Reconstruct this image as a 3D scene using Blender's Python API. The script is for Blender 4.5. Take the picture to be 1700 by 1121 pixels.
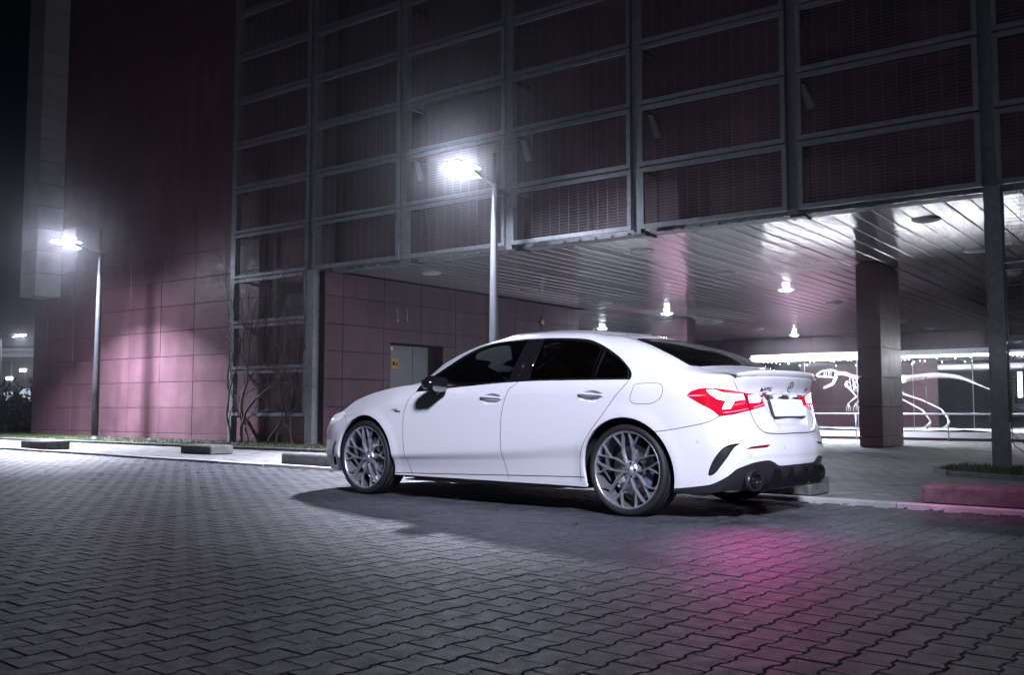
import bpy, bmesh, math, random
import numpy as np
from mathutils import Vector, Matrix
from mathutils.geometry import delaunay_2d_cdt

random.seed(7); RNG = np.random.default_rng(7)
for o in list(bpy.data.objects): bpy.data.objects.remove(o)
SC = bpy.context.scene; COL = SC.collection
rad = math.radians

# ------------------------------------------------------------------ camera
CAM_H = 0.756
cam = bpy.data.cameras.new('camera'); cam.lens = 33.88; cam.sensor_width = 36; cam.clip_start = .05; cam.clip_end = 2000
co = bpy.data.objects.new('camera', cam); COL.objects.link(co)
co.location = (0, 0, CAM_H); co.rotation_euler = (rad(90 + 4.164), 0, 0); SC.camera = co

# ------------------------------------------------------------------ night sky
W = bpy.data.worlds.new('World'); SC.world = W; W.use_nodes = True
wn = W.node_tree.nodes; wl = W.node_tree.links
bg = wn['Background']; sky = wn.new('ShaderNodeTexSky'); sky.sky_type = 'NISHITA'; sky.sun_disc = False
sky.sun_elevation = rad(3); sky.sun_rotation = rad(200); sky.air_density = 1.0; sky.dust_density = .3; sky.ozone_density = 4
wl.new(sky.outputs[0], bg.inputs[0]); bg.inputs[1].default_value = 0.0012

# moonlight, hardly more than a trace
sun = bpy.data.lights.new('moon', 'SUN'); sun.energy = .006; sun.angle = rad(.5); sun.color = (.8, .88, 1)
so = bpy.data.objects.new('moon', sun); COL.objects.link(so); so.rotation_euler = (rad(52), 0, rad(-20))

SC.view_settings.view_transform = 'Standard'; SC.view_settings.look = 'None'
SC.view_settings.exposure = 0; SC.view_settings.gamma = 1; SC.view_settings.use_curve_mapping = False
SC.render.engine = 'CYCLES'
cy = SC.cycles; cy.use_denoising = True; cy.max_bounces = 7; cy.diffuse_bounces = 2; cy.glossy_bounces = 4
cy.transmission_bounces = 6; cy.transparent_max_bounces = 12; cy.volume_bounces = 0; cy.sample_clamp_indirect = 4
cy.caustics_reflective = False; cy.caustics_refractive = False; cy.use_light_tree = True
try: cy.denoiser = 'OPENIMAGEDENOISE'; cy.denoising_input_passes = 'RGB_ALBEDO_NORMAL'
except Exception: pass

# lamp strengths (W) and colour, all in one place
WHITE = (.80, .84, 1.0)
P_LAMP_LEFT = 3300; P_LAMP_MID = 1350; P_LAMP_FILL = 20000; P_DOWN = 560; P_CASE = 400; P_TAIL = 40
# ------------------------------------------------------------------ helpers
def tag(o, label=None, cat=None, group=None, kind=None):
    if label: o['label'] = label
    if cat: o['category'] = cat
    if group: o['group'] = group
    if kind: o['kind'] = kind
    return o
def empty(name, loc=(0, 0, 0), rz=0, parent=None):
    o = bpy.data.objects.new(name, None); COL.objects.link(o); o.location = loc; o.rotation_euler = (0, 0, rz)
    o.empty_display_size = .1
    if parent: o.parent = parent
    return o
class MB:
    def __init__(s): s.v = []; s.f = []; s.m = []; s.sm = []
    def add(s, vs, fs, mi=0, smooth=False):
        b = len(s.v); s.v += [tuple(map(float, p)) for p in vs]
        for f in fs: s.f.append(tuple(i + b for i in f)); s.m.append(mi); s.sm.append(smooth)
        return s
    def box(s, a, b, mi=0):
        (x0, y0, z0), (x1, y1, z1) = a, b
        return s.add([(x0,y0,z0),(x1,y0,z0),(x1,y1,z0),(x0,y1,z0),(x0,y0,z1),(x1,y0,z1),(x1,y1,z1),(x0,y1,z1)],
            [(0,3,2,1),(4,5,6,7),(0,1,5,4),(1,2,6,5),(2,3,7,6),(3,0,4,7)], mi)
    def bevbox(s, a, b, e, mi=0):
        """box with chamfered edges"""
        (x0, y0, z0), (x1, y1, z1) = a, b
        bm = bmesh.new(); bmesh.ops.create_cube(bm, size=1)
        for v in bm.verts: v.co = (x0 + (v.co.x + .5) * (x1 - x0), y0 + (v.co.y + .5) * (y1 - y0), z0 + (v.co.z + .5) * (z1 - z0))
        bmesh.ops.bevel(bm, geom=bm.edges[:], offset=e, segments=1, affect='EDGES')
        bm.verts.index_update()
        s.add([v.co for v in bm.verts], [[v.index for v in f.verts] for f in bm.faces], mi); bm.free(); return s
    def tube(s, pts, r, n=8, mi=0, cap=True, smooth=True):
        P = [Vector(p) for p in pts]; R = r if hasattr(r, '__len__') else [r] * len(P)
        vs = []; fs = []; u = None
        for i, p in enumerate(P):
            d = (P[min(i + 1, len(P) - 1)] - P[max(i - 1, 0)]).normalized()
            if u is None: u = d.orthogonal().normalized()
            else:
                u = (u - d * u.dot(d)); u = u.normalized() if u.length > 1e-6 else d.orthogonal().normalized()
            w = d.cross(u)
            for k in range(n):
                a = 2 * math.pi * k / n; vs.append(p + (u * math.cos(a) + w * math.sin(a)) * R[i])
        for i in range(len(P) - 1):
            for k in range(n):
                a, b = i * n + k, i * n + (k + 1) % n; fs.append((a, b, b + n, a + n))
        if cap: fs.append(tuple(range(n - 1, -1, -1))); fs.append(tuple(range((len(P) - 1) * n, len(P) * n)))
        return s.add(vs, fs, mi, smooth)
    def lathe(s, prof, n=32, axis='z', mi=0, smooth=True, origin=(0, 0, 0), closed=False):
        """prof: (r, h) pairs turned round the axis"""
        vs = []; fs = []; m = len(prof)
        for k in range(n):
            a = 2 * math.pi * k / n; c, q = math.cos(a), math.sin(a)
            for r, h in prof:
                p = (r * c, r * q, h) if axis == 'z' else ((r * c, h, r * q) if axis == 'y' else (h, r * c, r * q))
                vs.append((p[0] + origin[0], p[1] + origin[1], p[2] + origin[2]))
        for k in range(n):
            for i in range(m - 1 if not closed else m):
                a, b = k * m + i, ((k + 1) % n) * m + i; a2, b2 = k * m + (i + 1) % m, ((k + 1) % n) * m + (i + 1) % m
                fs.append((a, b, b2, a2) if axis != 'y' else (a, a2, b2, b))
        return s.add(vs, fs, mi, smooth)
    def prism(s, poly, axis, h0, h1, mi=0):
        """polygon (2-D) extruded along axis"""
        def p3(a, b, h): return {'x': (h, a, b), 'y': (a, h, b), 'z': (a, b, h)}[axis]
        n = len(poly); vs = [p3(a, b, h0) for a, b in poly] + [p3(a, b, h1) for a, b in poly]
        fs = [tuple(range(n - 1, -1, -1)), tuple(range(n, 2 * n))] + [(i, (i + 1) % n, (i + 1) % n + n, i + n) for i in range(n)]
        return s.add(vs, fs, mi)
    def mesh(s, name, mats):
        me = bpy.data.meshes.new(name); me.from_pydata(s.v, [], s.f); me.update()
        for m in (mats if isinstance(mats, (list, tuple)) else [mats]): me.materials.append(m)
        if any(s.m): me.polygons.foreach_set('material_index', s.m)
        me.polygons.foreach_set('use_smooth', s.sm)
        bm = bmesh.new(); bm.from_mesh(me); bmesh.ops.recalc_face_normals(bm, faces=bm.faces[:]); bm.to_mesh(me); bm.free()
        return me
    def build(s, name, mats, parent=None, loc=(0, 0, 0), rz=0):
        return link(name, s.mesh(name, mats), parent, loc, rz)
def link(name, me, parent=None, loc=(0, 0, 0), rz=0):
    o = bpy.data.objects.new(name, me); COL.objects.link(o); o.location = loc; o.rotation_euler = (0, 0, rz)
    if parent: o.parent = parent
    return o

# ------------------------------------------------------------------ materials
MATS = {}
def mat(name, col=(.5, .5, .5), rough=.5, metal=0, var=0, vscale=4, bump=0, bscale=60, spec=.5, coat=0, coat_r=.05, emit=None, estr=0,
        trans=0, ior=1.45, alpha=1, rand=0, col2=None, rvar=0, streak=False):
    m = bpy.data.materials.new(name); m.use_nodes = True; nt = m.node_tree; N = nt.nodes; L = nt.links
    b = N['Principled BSDF']
    b.inputs['Base Color'].default_value = (*col, 1); b.inputs['Roughness'].default_value = rough; b.inputs['Metallic'].default_value = metal
    b.inputs['Specular IOR Level'].default_value = spec; b.inputs['Coat Weight'].default_value = coat; b.inputs['Coat Roughness'].default_value = coat_r
    b.inputs['Transmission Weight'].default_value = trans; b.inputs['IOR'].default_value = ior; b.inputs['Alpha'].default_value = alpha
    if emit: b.inputs['Emission Color'].default_value = (*emit, 1); b.inputs['Emission Strength'].default_value = estr
    tc = N.new('ShaderNodeTexCoord')
    src = tc.outputs['Object']
    geo = N.new('ShaderNodeNewGeometry'); src = geo.outputs['Position']
    colsock = None
    if var or col2:
        mp = N.new('ShaderNodeMapping'); L.new(src, mp.inputs[0])
        if streak: mp.inputs['Scale'].default_value = (1, 1, .18)
        n = N.new('ShaderNodeTexNoise'); n.inputs['Scale'].default_value = vscale; n.inputs['Detail'].default_value = 8; n.inputs['Roughness'].default_value = .62
        L.new(mp.outputs[0], n.inputs['Vector'])
        r = N.new('ShaderNodeValToRGB'); r.color_ramp.elements[0].position = .3; r.color_ramp.elements[1].position = .72
        c2 = col2 or tuple(min(1, c * (1 + var)) for c in col)
        c1 = tuple(c * (1 - var) for c in col) if not col2 else col
        r.color_ramp.elements[0].color = (*c1, 1); r.color_ramp.elements[1].color = (*c2, 1)
        L.new(n.outputs[0], r.inputs[0]); colsock = r.outputs[0]
    if rand:
        oi = N.new('ShaderNodeObjectInfo'); mr = N.new('ShaderNodeMapRange'); mr.inputs[3].default_value = 1 - rand; mr.inputs[4].default_value = 1 + rand
        L.new(oi.outputs['Random'], mr.inputs[0])
        mx = N.new('ShaderNodeVectorMath'); mx.operation = 'SCALE'
        if colsock: L.new(colsock, mx.inputs[0])
        else: mx.inputs[0].default_value = col
        L.new(mr.outputs[0], mx.inputs['Scale']); colsock = mx.outputs[0]
    if colsock: L.new(colsock, b.inputs['Base Color'])
    if rvar:
        n3 = N.new('ShaderNodeTexNoise'); n3.inputs['Scale'].default_value = vscale * 1.7; n3.inputs['Detail'].default_value = 6; L.new(src, n3.inputs['Vector'])
        m3 = N.new('ShaderNodeMapRange'); m3.inputs[1].default_value = .3; m3.inputs[2].default_value = .7
        m3.inputs[3].default_value = max(.02, rough - rvar); m3.inputs[4].default_value = min(1, rough + rvar)
        L.new(n3.outputs[0], m3.inputs[0]); L.new(m3.outputs[0], b.inputs['Roughness'])
    if bump:
        n2 = N.new('ShaderNodeTexNoise'); n2.inputs['Scale'].default_value = bscale; n2.inputs['Detail'].default_value = 6; L.new(src, n2.inputs['Vector'])
        bp = N.new('ShaderNodeBump'); bp.inputs['Strength'].default_value = bump; bp.inputs['Distance'].default_value = .01
        L.new(n2.outputs[0], bp.inputs['Height']); L.new(bp.outputs[0], b.inputs['Normal'])
    MATS[name] = m; return m

M_paver = mat('paver_concrete', (.048, .051, .062), .50, var=.30, vscale=9, bump=.5, bscale=230, spec=.5, rand=.22, rvar=.12)
M_joint = mat('joint_sand', (.008, .008, .009), .95, var=.4, vscale=30)
M_slab = mat('pavement_slab', (.19, .19, .192), .7, var=.28, vscale=5, bump=.3, bscale=120)
M_kerb = mat('kerb_concrete', (.40, .40, .41), .75, var=.25, vscale=7, bump=.35, bscale=90, rand=.08)
M_block = mat('block_concrete', (.11, .11, .108), .85, var=.45, vscale=11, bump=.5, bscale=50)
M_soil = mat('soil', (.03, .026, .02), .95, var=.5, vscale=12, bump=.6, bscale=40)
M_grass = mat('grass_blade', (.055, .085, .028), .6, var=.45, vscale=20)
M_asph = mat('far_ground', (.05, .05, .052), .85, var=.3, vscale=2)
M_clad = mat('red_cladding', (.118, .060, .077), .48, var=.22, vscale=2.6, bump=.06, bscale=40, rand=.10, rvar=.1, streak=True)
M_clad_in = mat('red_cladding_shadow_gap', (.02, .008, .01), .9)
M_steel = mat('galvanised_steel', (.23, .24, .265), .45, metal=.35, var=.25, vscale=14, rvar=.12)
M_wire = mat('mesh_wire', (.20, .205, .22), .5, metal=.3)
M_grey = mat('grey_shaft_cladding', (.30, .30, .31), .6, var=.15, vscale=2, rand=.06)
M_ceil = mat('ceiling_strip_metal', (.66, .66, .68), .17, metal=.7, var=.06, vscale=1.2, rand=.04, bump=.03, bscale=3)
M_dark = mat('dark_void', (.006, .006, .007), .9)
M_door = mat('door_paint', (.24, .255, .28), .45, var=.1, vscale=3)
M_white = mat('white_paint', (.8, .8, .8), .5)
M_yellow = mat('sign_yellow', (.75, .42, .02), .5)
M_black = mat('black_print', (.01, .01, .01), .6)
M_pole = mat('pole_paint', (.055, .058, .065), .38, metal=.5, var=.1, vscale=6)
M_led = mat('lamp_panel', (1, 1, 1), .5, emit=WHITE, estr=760)
M_bulb = mat('downlight_lit', (1, 1, 1), .5, emit=WHITE, estr=380)
M_dim = mat('downlight_unlit', (.62, .62, .6), .35, metal=0)
M_strip = mat('case_light_strip', (1, 1, 1), .5, emit=(.9, .92, 1), estr=7)
M_glass = mat('clear_glass', (.95, .97, 1), .0, trans=1, ior=1.45)
M_bone = mat('bone_cast', (.78, .76, .76), .55, var=.15, vscale=10)
M_sand = mat('pale_sand', (.62, .61, .60), .9, var=.2, vscale=9, bump=.6, bscale=30)
M_rail = mat('handrail_steel', (.55, .56, .58), .3, metal=.7)
M_bark = mat('vine_bark', (.10, .085, .075), .8, var=.4, vscale=20, bump=.5, bscale=60)
M_leaf = mat('dead_leaf', (.05, .035, .025), .8, var=.4, vscale=30)
M_hedge = mat('hedge_leaf', (.018, .026, .014), .7, var=.4, vscale=12)
def text_mesh(body, size, ext, m, shear=0, space=1.0, align='CENTER'):
    c = bpy.data.curves.new('t', 'FONT'); c.body = body; c.size = size; c.extrude = ext; c.align_x = align; c.align_y = 'CENTER'; c.shear = shear; c.space_character = space; c.resolution_u = 3
    o = bpy.data.objects.new('t', c); COL.objects.link(o); dg = bpy.context.evaluated_depsgraph_get(); me = bpy.data.meshes.new_from_object(o.evaluated_get(dg))
    bpy.data.objects.remove(o); bpy.data.curves.remove(c); me.materials.clear(); me.materials.append(m); return me

def speckle(m, lo=.60, hi=.68, col=(.34, .34, .36), scale=210):
    """sparkle of the stone put into the base colour as bright grains"""
    nt = m.node_tree; N = nt.nodes; L = nt.links; b = N['Principled BSDF']; src = b.inputs['Base Color'].links[0].from_socket
    g = N.new('ShaderNodeNewGeometry'); n = N.new('ShaderNodeTexNoise'); n.inputs['Scale'].default_value = scale; n.inputs['Detail'].default_value = 2; L.new(g.outputs['Position'], n.inputs['Vector'])
    r = N.new('ShaderNodeMapRange'); r.inputs[1].default_value = lo; r.inputs[2].default_value = hi; L.new(n.outputs[0], r.inputs[0])
    mx = N.new('ShaderNodeMix'); mx.data_type = 'RGBA'; L.new(r.outputs[0], mx.inputs[0]); L.new(src, mx.inputs[6]); mx.inputs[7].default_value = (*col, 1); L.new(mx.outputs[2], b.inputs['Base Color'])
speckle(M_paver)

def stains(m, scale=.55, lo=.72, hi=1.15):
    """broad worn and dirty areas over the paving"""
    nt = m.node_tree; N = nt.nodes; L = nt.links; b = N['Principled BSDF']; src = b.inputs['Base Color'].links[0].from_socket
    g = N.new('ShaderNodeNewGeometry'); n = N.new('ShaderNodeTexNoise'); n.inputs['Scale'].default_value = scale; n.inputs['Detail'].default_value = 7; n.inputs['Roughness'].default_value = .6; n.inputs['Distortion'].default_value = .6; L.new(g.outputs['Position'], n.inputs['Vector'])
    r = N.new('ShaderNodeMapRange'); r.inputs[1].default_value = .35; r.inputs[2].default_value = .65; r.inputs[3].default_value = lo; r.inputs[4].default_value = hi; L.new(n.outputs[0], r.inputs[0])
    v = N.new('ShaderNodeVectorMath'); v.operation = 'SCALE'; L.new(src, v.inputs[0]); L.new(r.outputs[0], v.inputs['Scale']); L.new(v.outputs[0], b.inputs['Base Color'])
stains(M_paver); stains(M_clad, .9, .80, 1.12)
# ------------------------------------------------------------------ the ground. kerb frame: a along the kerb (to the right), b towards the lot
KA = rad(-40.0); KO = Vector((2.29, 8.20, 0))
ka = Vector((math.cos(KA), math.sin(KA), 0)); kb = Vector((math.sin(KA), -math.cos(KA), 0))     # kb points to the camera side
def K(a, b, z=0): p = KO + ka * a + kb * b; return (p.x, p.y, z)
PAVE_Z = .022
g = MB(); g.add([(-900, -900, -.05), (900, -900, -.05), (900, 900, -.05), (-900, 900, -.05)], [(0, 1, 2, 3)])
tag(g.build('ground', M_asph), kind='structure')
# parking lot: a joint bed with interlocking double-T pavers on it
lot = MB(); lot.add([K(-40, 40, -.022), K(25, 40, -.022), K(25, 0, -.022), K(-40, 0, -.022)], [(0, 1, 2, 3)])
lot = tag(lot.build('parking_lot', M_joint), kind='structure')
PG = .78; PL, PW = .20 * PG, .165 * PG
def bone(inset, e=0):
    L2 = PL / 2 - inset; we, wn = .0915 * PG - inset, .0735 * PG - inset
    pr = [(-L2, we), (-.062 * PG, we), (-.040 * PG, wn), (.040 * PG, wn), (.062 * PG, we), (L2, we)]
    return pr + [(-a, -b) for a, b in pr]
def paver_mesh(skirt):
    top = bone(.0056); mid = bone(.0038); low = bone(.0034); m = MB(); n = 12
    vs = [(a, b, .0) for a, b in top] + [(a, b, -.0035) for a, b in mid]
    fs = [tuple(range(n))] + [(i + n, (i + 1) % n + n, (i + 1) % n, i) for i in range(n)]
    if skirt:
        vs += [(a, b, -.03) for a, b in low]; fs += [(i + 2*n, (i + 1) % n + 2*n, (i + 1) % n + n, i + n) for i in range(n)]
    m.add(vs, fs); return m
pv = paver_mesh(True); pv_me = pv.mesh('paver', M_paver)
slots = []
# rows run across the kerb (along kb), bones end to end, neighbours staggered by half
for r in range(-194, 90):
    a = r * PW
    for q in range(0, 82):
        b = .32 + q * PL + (PL / 2 if r % 2 else 0)
        p = KO + ka * a + kb * b
        d = p.y
        if d < 1.2 or b > 11: continue
        if abs(p.x) > d * .80 + 1.2 or d > 26: continue
        slots.append((d, a, b, p))
view = [s for s in slots if abs(s[3].x) < s[0] * .535 and s[0] > 2.72]
view.sort(key=lambda s: s[0]); near = set(id(s) for s in view[:300])
rz0 = math.atan2(kb.y, kb.x)
field = MB(); fv = np.array(pv.v); ff = pv.f; nrot = np.array([[math.cos(rz0), -math.sin(rz0)], [math.sin(rz0), math.cos(rz0)]])
FV, FF, nb = [], [], 0
for s in slots:
    d, a, b, p = s
    tz = random.gauss(0, .0008); yaw = random.gauss(0, .006); tx, ty = random.gauss(0, .0035), random.gauss(0, .0035)
    if id(s) in near:
        o = link('paver', pv_me, lot, (p.x, p.y, tz)); o.rotation_euler = (tx, ty, rz0 + yaw)
    else:
        v = fv.copy(); z = v[:, 2] + v[:, 0] * tx + v[:, 1] * ty + tz; xy = v[:, :2] @ nrot.T + np.array([p.x, p.y])
        FV.append(np.column_stack([xy, z])); FF += [tuple(i + nb for i in f) for f in ff]; nb += len(v)
me = bpy.data.meshes.new('paver_field'); me.from_pydata(np.concatenate(FV).tolist(), [], FF); me.materials.append(M_paver); me.update()
pf = link('paver_field', me, lot); pf['kind'] = 'stuff'
# per-stone tone for the joined field
at = me.attributes.new('tone', 'FLOAT', 'FACE')
tone = np.repeat(np.clip(RNG.normal(1.0, .17, len(FV)), .5, 1.5), len(ff)); at.data.foreach_set('value', tone)
M_field = M_paver.copy(); M_field.name = 'paver_concrete_field'; nt = M_field.node_tree
aa = nt.nodes.new('ShaderNodeAttribute'); aa.attribute_name = 'tone'
for n_ in nt.nodes:
    if n_.type == 'MAP_RANGE' and n_.inputs[0].is_linked and n_.inputs[0].links[0].from_node.type == 'OBJECT_INFO':
        sc_in = n_.outputs[0].links[0].to_socket; nt.links.new(aa.outputs['Fac'], sc_in)
me.materials.clear(); me.materials.append(M_field)

# kerb of long stones with rounded top
kerb = tag(empty("kerb", K(0, .15)), kind='structure'); kerb.rotation_euler = (0, 0, KA)
ks = MB(); prof = [(-.062, -.03), (-.062, PAVE_Z + .004), (-.05, PAVE_Z + .012), (.03, PAVE_Z + .012), (.055, PAVE_Z - .004), (.062, -.03)]
ks.prism([(b, z) for b, z in prof], 'x', .004, .996); ks_me = ks.mesh('kerb_stone', M_kerb)
for i in range(-26, 12):
    o = link('kerb_stone', ks_me, kerb, (i, random.gauss(0, .003), random.gauss(0, .002))); o.rotation_euler = (0, random.gauss(0, .0012), random.gauss(0, .002))

# pavement: pale slabs from the kerb to the building and on under it
pm = MB(); pm.add([K(-40, .1, PAVE_Z - .006), K(25, .1, PAVE_Z - .006), K(25, -45, PAVE_Z - .006), K(-40, -45, PAVE_Z - .006)], [(0, 1, 2, 3)])
M_bed = mat('slab_bed', (.10, .10, .10), .9, var=.3, vscale=20)
pave = tag(pm.build('pavement', M_bed), kind='structure')
sl = .20; sl_slots = []
for i in range(-128, 60):
    for j in range(0, 122):
        a = i * sl + (0 if j % 2 else sl / 2); b = -.012 - j * sl
        p = KO + ka * a + kb * b
        if abs(p.x) > p.y * .72 + .6 or p.y > 30: continue
        sl_slots.append((p, i, j))
vis_ = sorted([q for q in sl_slots if (.27 < q[0].x / q[0].y < .53)], key=lambda q: q[0].y)[:300]; vis_ = set(id(q) for q in vis_)
sm = MB(); h = .096
for e, dz in ((h - .004, 0), (h, -.005), (h, -.02)):
    for sx_, sy_ in ((-1, -1), (1, -1), (1, 1), (-1, 1)): sm.v.append((sx_ * e, sy_ * e, dz))
sm.add([], []); sm.f = [(0, 1, 2, 3), (0, 4, 5, 1), (1, 5, 6, 2), (2, 6, 7, 3), (3, 7, 4, 0), (4, 8, 9, 5), (5, 9, 10, 6), (6, 10, 11, 7), (7, 11, 8, 4)]; sm.m = [0] * 9; sm.sm = [False] * 9
slab_me = sm.mesh('slab', M_slab)
SV, SF, nb = [], [], 0
for q_ in sl_slots:
    p = q_[0]; z = PAVE_Z + random.gauss(0, .0010); tx, ty = random.gauss(0, .006), random.gauss(0, .006)
    if id(q_) in vis_:
        o = link('slab', slab_me, pave, (p.x, p.y, z)); o.rotation_euler = (tx, ty, KA); o['tone'] = random.uniform(.82, 1.12); continue
    for e, dz in ((h - .004, 0), (h, -.005)):
        for sx_, sy_ in ((-1, -1), (1, -1), (1, 1), (-1, 1)):
            q = p + ka * (sx_ * e) - kb * (sy_ * e); SV.append((q.x, q.y, z + dz + sx_ * e * tx + sy_ * e * ty))
    SF += [(nb, nb+1, nb+2, nb+3), (nb, nb+4, nb+5, nb+1), (nb+1, nb+5, nb+6, nb+2), (nb+2, nb+6, nb+7, nb+3), (nb+3, nb+7, nb+4, nb)]; nb += 8
me = bpy.data.meshes.new('slab_field'); me.from_pydata(SV, [], SF); me.update()
at = me.attributes.new('tone', 'FLOAT', 'FACE'); at.data.foreach_set('value', np.repeat(RNG.uniform(.82, 1.12, len(SV) // 8), 5))
M_slabf = M_slab.copy(); M_slabf.name = 'pavement_slab_field'
for mm_, ty_ in ((M_slab, 'OBJECT'), (M_slabf, 'GEOMETRY')):
    nt = mm_.node_tree; aa = nt.nodes.new('ShaderNodeAttribute'); aa.attribute_type = ty_; aa.attribute_name = 'tone'
    sv = nt.nodes.new('ShaderNodeVectorMath'); sv.operation = 'SCALE'; bs = nt.nodes['Principled BSDF']
    nt.links.new(bs.inputs['Base Color'].links[0].from_socket, sv.inputs[0]); nt.links.new(aa.outputs['Fac'], sv.inputs['Scale']); nt.links.new(sv.outputs[0], bs.inputs['Base Color'])
me.materials.append(M_slabf); sf_o = link('slab_field', me, pave); sf_o['kind'] = 'stuff'
# ------------------------------------------------------------------ the museum. local frame: x along the facade (to the right), y inwards
BR = rad(-36.34); BO = Vector((-3.95, 18.91, 0))
bu = Vector((math.cos(BR), math.sin(BR), 0)); bv = Vector((-math.sin(BR), math.cos(BR), 0))
def B(s, w, z=0): p = BO + bu * s + bv * w; return Vector((p.x, p.y, z))
bld = tag(empty('museum_building', BO, BR), 'dark red clad museum on a steel mesh facade with an open undercroft', 'building')
BAY = 2.44; CX = [-2.5, 0, 2.42, 4.84, 7.28, 9.74, 12.2, 14.66]; RH = .962; ZS = 3.46; NR = 9; CZ = 3.47

def clad(part_name, mats, org, ax, length, z0, z1, joints, courses, normal, holes=(), th=.02, nm='cladding_panel', gap=.011, backing=None, par=bld):
    """a wall of panels: org (x,y) start, ax unit direction, joints = distances along, courses = heights, normal = outward (x,y)"""
    e = empty(part_name, (org[0], org[1], 0), math.atan2(ax[1], ax[0]), par)
    sgn = 1 if (ax[0] * normal[1] - ax[1] * normal[0]) > 0 else -1          # local +y is outwards?
    J = sorted(set([0, length] + [j for j in joints if 0 < j < length])); Cc = sorted(set([z0, z1] + [c for c in courses if z0 < c < z1]))
    cache = {}
    for i in range(len(J) - 1):
        for k in range(len(Cc) - 1):
            a0, a1, c0, c1 = J[i], J[i + 1], Cc[k], Cc[k + 1]
            if a1 - a0 < .05 or c1 - c0 < .03: continue
            rects = [(a0, a1, c0, c1)]
            for (h0, h1, hz0, hz1) in holes:
                nr = []
                for (p0, p1, q0, q1) in rects:
                    if h1 <= p0 or h0 >= p1 or hz1 <= q0 or hz0 >= q1: nr.append((p0, p1, q0, q1)); continue
                    if q1 > hz1: nr.append((p0, p1, max(q0, hz1), q1))
                    if q0 < hz0: nr.append((p0, p1, q0, min(q1, hz0)))
                    if p0 < h0: nr.append((p0, h0, max(q0, hz0), min(q1, hz1)))
                    if p1 > h1: nr.append((h1, p1, max(q0, hz0), min(q1, hz1)))
                rects = nr
            for (p0, p1, q0, q1) in rects:
                wd, ht = round(p1 - p0 - gap, 3), round(q1 - q0 - gap, 3)
                if wd < .04 or ht < .03: continue
                if (wd, ht) not in cache:
                    m = MB(); m.bevbox((0, -th if sgn > 0 else 0, 0), (wd, 0 if sgn > 0 else th, ht), .003); cache[(wd, ht)] = m.mesh(nm, mats)
                off = random.gauss(0, .0012)
                o = link(nm, cache[(wd, ht)], e, (p0 + gap / 2, off * sgn, q0 + gap / 2)); o.rotation_euler = (random.gauss(0, .0012), 0, random.gauss(0, .0012))
    # backing wall behind the joints
    b = MB(); t = backing or .25
    cells = [(0, length, z0, z1)]
    for (h0, h1, hz0, hz1) in holes:
        cells = [(0, h0, z0, z1), (h1, length, z0, z1), (h0, h1, hz1, z1)] + ([(h0, h1, z0, hz0)] if hz0 > z0 + .01 else [])
    for (p0, p1, q0, q1) in cells:
        if sgn > 0: b.box((p0, -t, q0), (p1, -th - .006, q1))
        else: b.box((p0, th + .006, q0), (p1, t, q1))
    b.build('wall_core', M_clad_in, e)
    return e

crs = [.165 + .59 * k for k in range(22)]
# left blank wall, carried on behind the first mesh bay
clad('left_wall', M_clad, (-11.45, .40), (1, 0), 11.62, .02, 12.6, [(-11.45 - s) * -1 for s in [-4.36 + 1.28 * k for k in range(-6, 4)]], crs, (0, -1))
clad('end_wall', M_clad, (-11.47, .66), (0, 1), 8, .02, 12.6, [1.28 * k for k in range(1, 7)], crs, (-1, 0))
# upper wall behind the mesh frames over the undercroft
clad('upper_wall', M_clad, (.20, .62), (1, 0), 15.8, CZ + .12, 12.6, [1.22 * k - .2 for k in range(1, 14)], [CZ + .12 + .965 * k for k in range(1, 10)], (0, -1))
# passage side wall with the service door
c2 = [1.88 - .555 * 3, 1.88 - .555 * 2, 1.88 - .555, 1.88, 2.42, 2.975]
door_hole = (2.0, 3.70, .0, 2.13)
clad('passage_wall', M_clad, (.25, .12), (0, 1), 9.3, .02, CZ - .02, [.49 + 1.173 * k for k in range(0, 8)], c2, (1, 0), holes=[(2.0 - .12, 3.70 - .12, -.1, 2.13)])
clad('passage_end_wall', M_clad, (.23, 9.42), (-1, 0), 9, .02, CZ - .02, [1.17 * k for k in range(1, 8)], c2, (0, 1))
clad('back_wall', M_clad, (-9, 23.6), (1, 0), 29, .02, CZ - .02, [1.2 * k for k in range(1, 25)], c2, (0, -1))
# clad pillars in the passage
def pillar(nm, s0, s1, w0, w1, courses):
    e = empty(nm, (0, 0, 0), 0, bld)
    k = MB(); k.box((s0 + .03, w0 + .03, .02), (s1 - .03, w1 - .03, CZ - .02)); k.build('pillar_core', M_clad_in, e)
    Z = [.03] + courses + [CZ - .03]; cache = {}
    for z0, z1 in zip(Z[:-1], Z[1:]):
        h = round(z1 - z0 - .012, 3)
        for side in range(4):
            key = (h, side)
            if key not in cache:
                m = MB(); t = .02
                if side == 0: m.bevbox((s0, w0 - .0, 0), (s1, w0 + t, h), .003)
                if side == 1: m.bevbox((s0, w1 - t, 0), (s1, w1, h), .003)
                if side == 2: m.bevbox((s0, w0 + t + .003, 0), (s0 + t, w1 - t - .003, h), .003)
                if side == 3: m.bevbox((s1 - t, w0 + t + .003, 0), (s1, w1 - t - .003, h), .003)
                cache[key] = m.mesh('cladding_panel', M_clad)
            link('cladding_panel', cache[key], e, (0, 0, z0 + .006))
    return e
pillar('pillar', 8.95, 9.37, 5.36, 6.76, [.22, .77, 1.32, 1.87, 2.42, 2.97])
pillar('pillar', .35, 1.55, 13.4, 14.0, [.22, .77, 1.32, 1.87, 2.42, 2.97])

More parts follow.
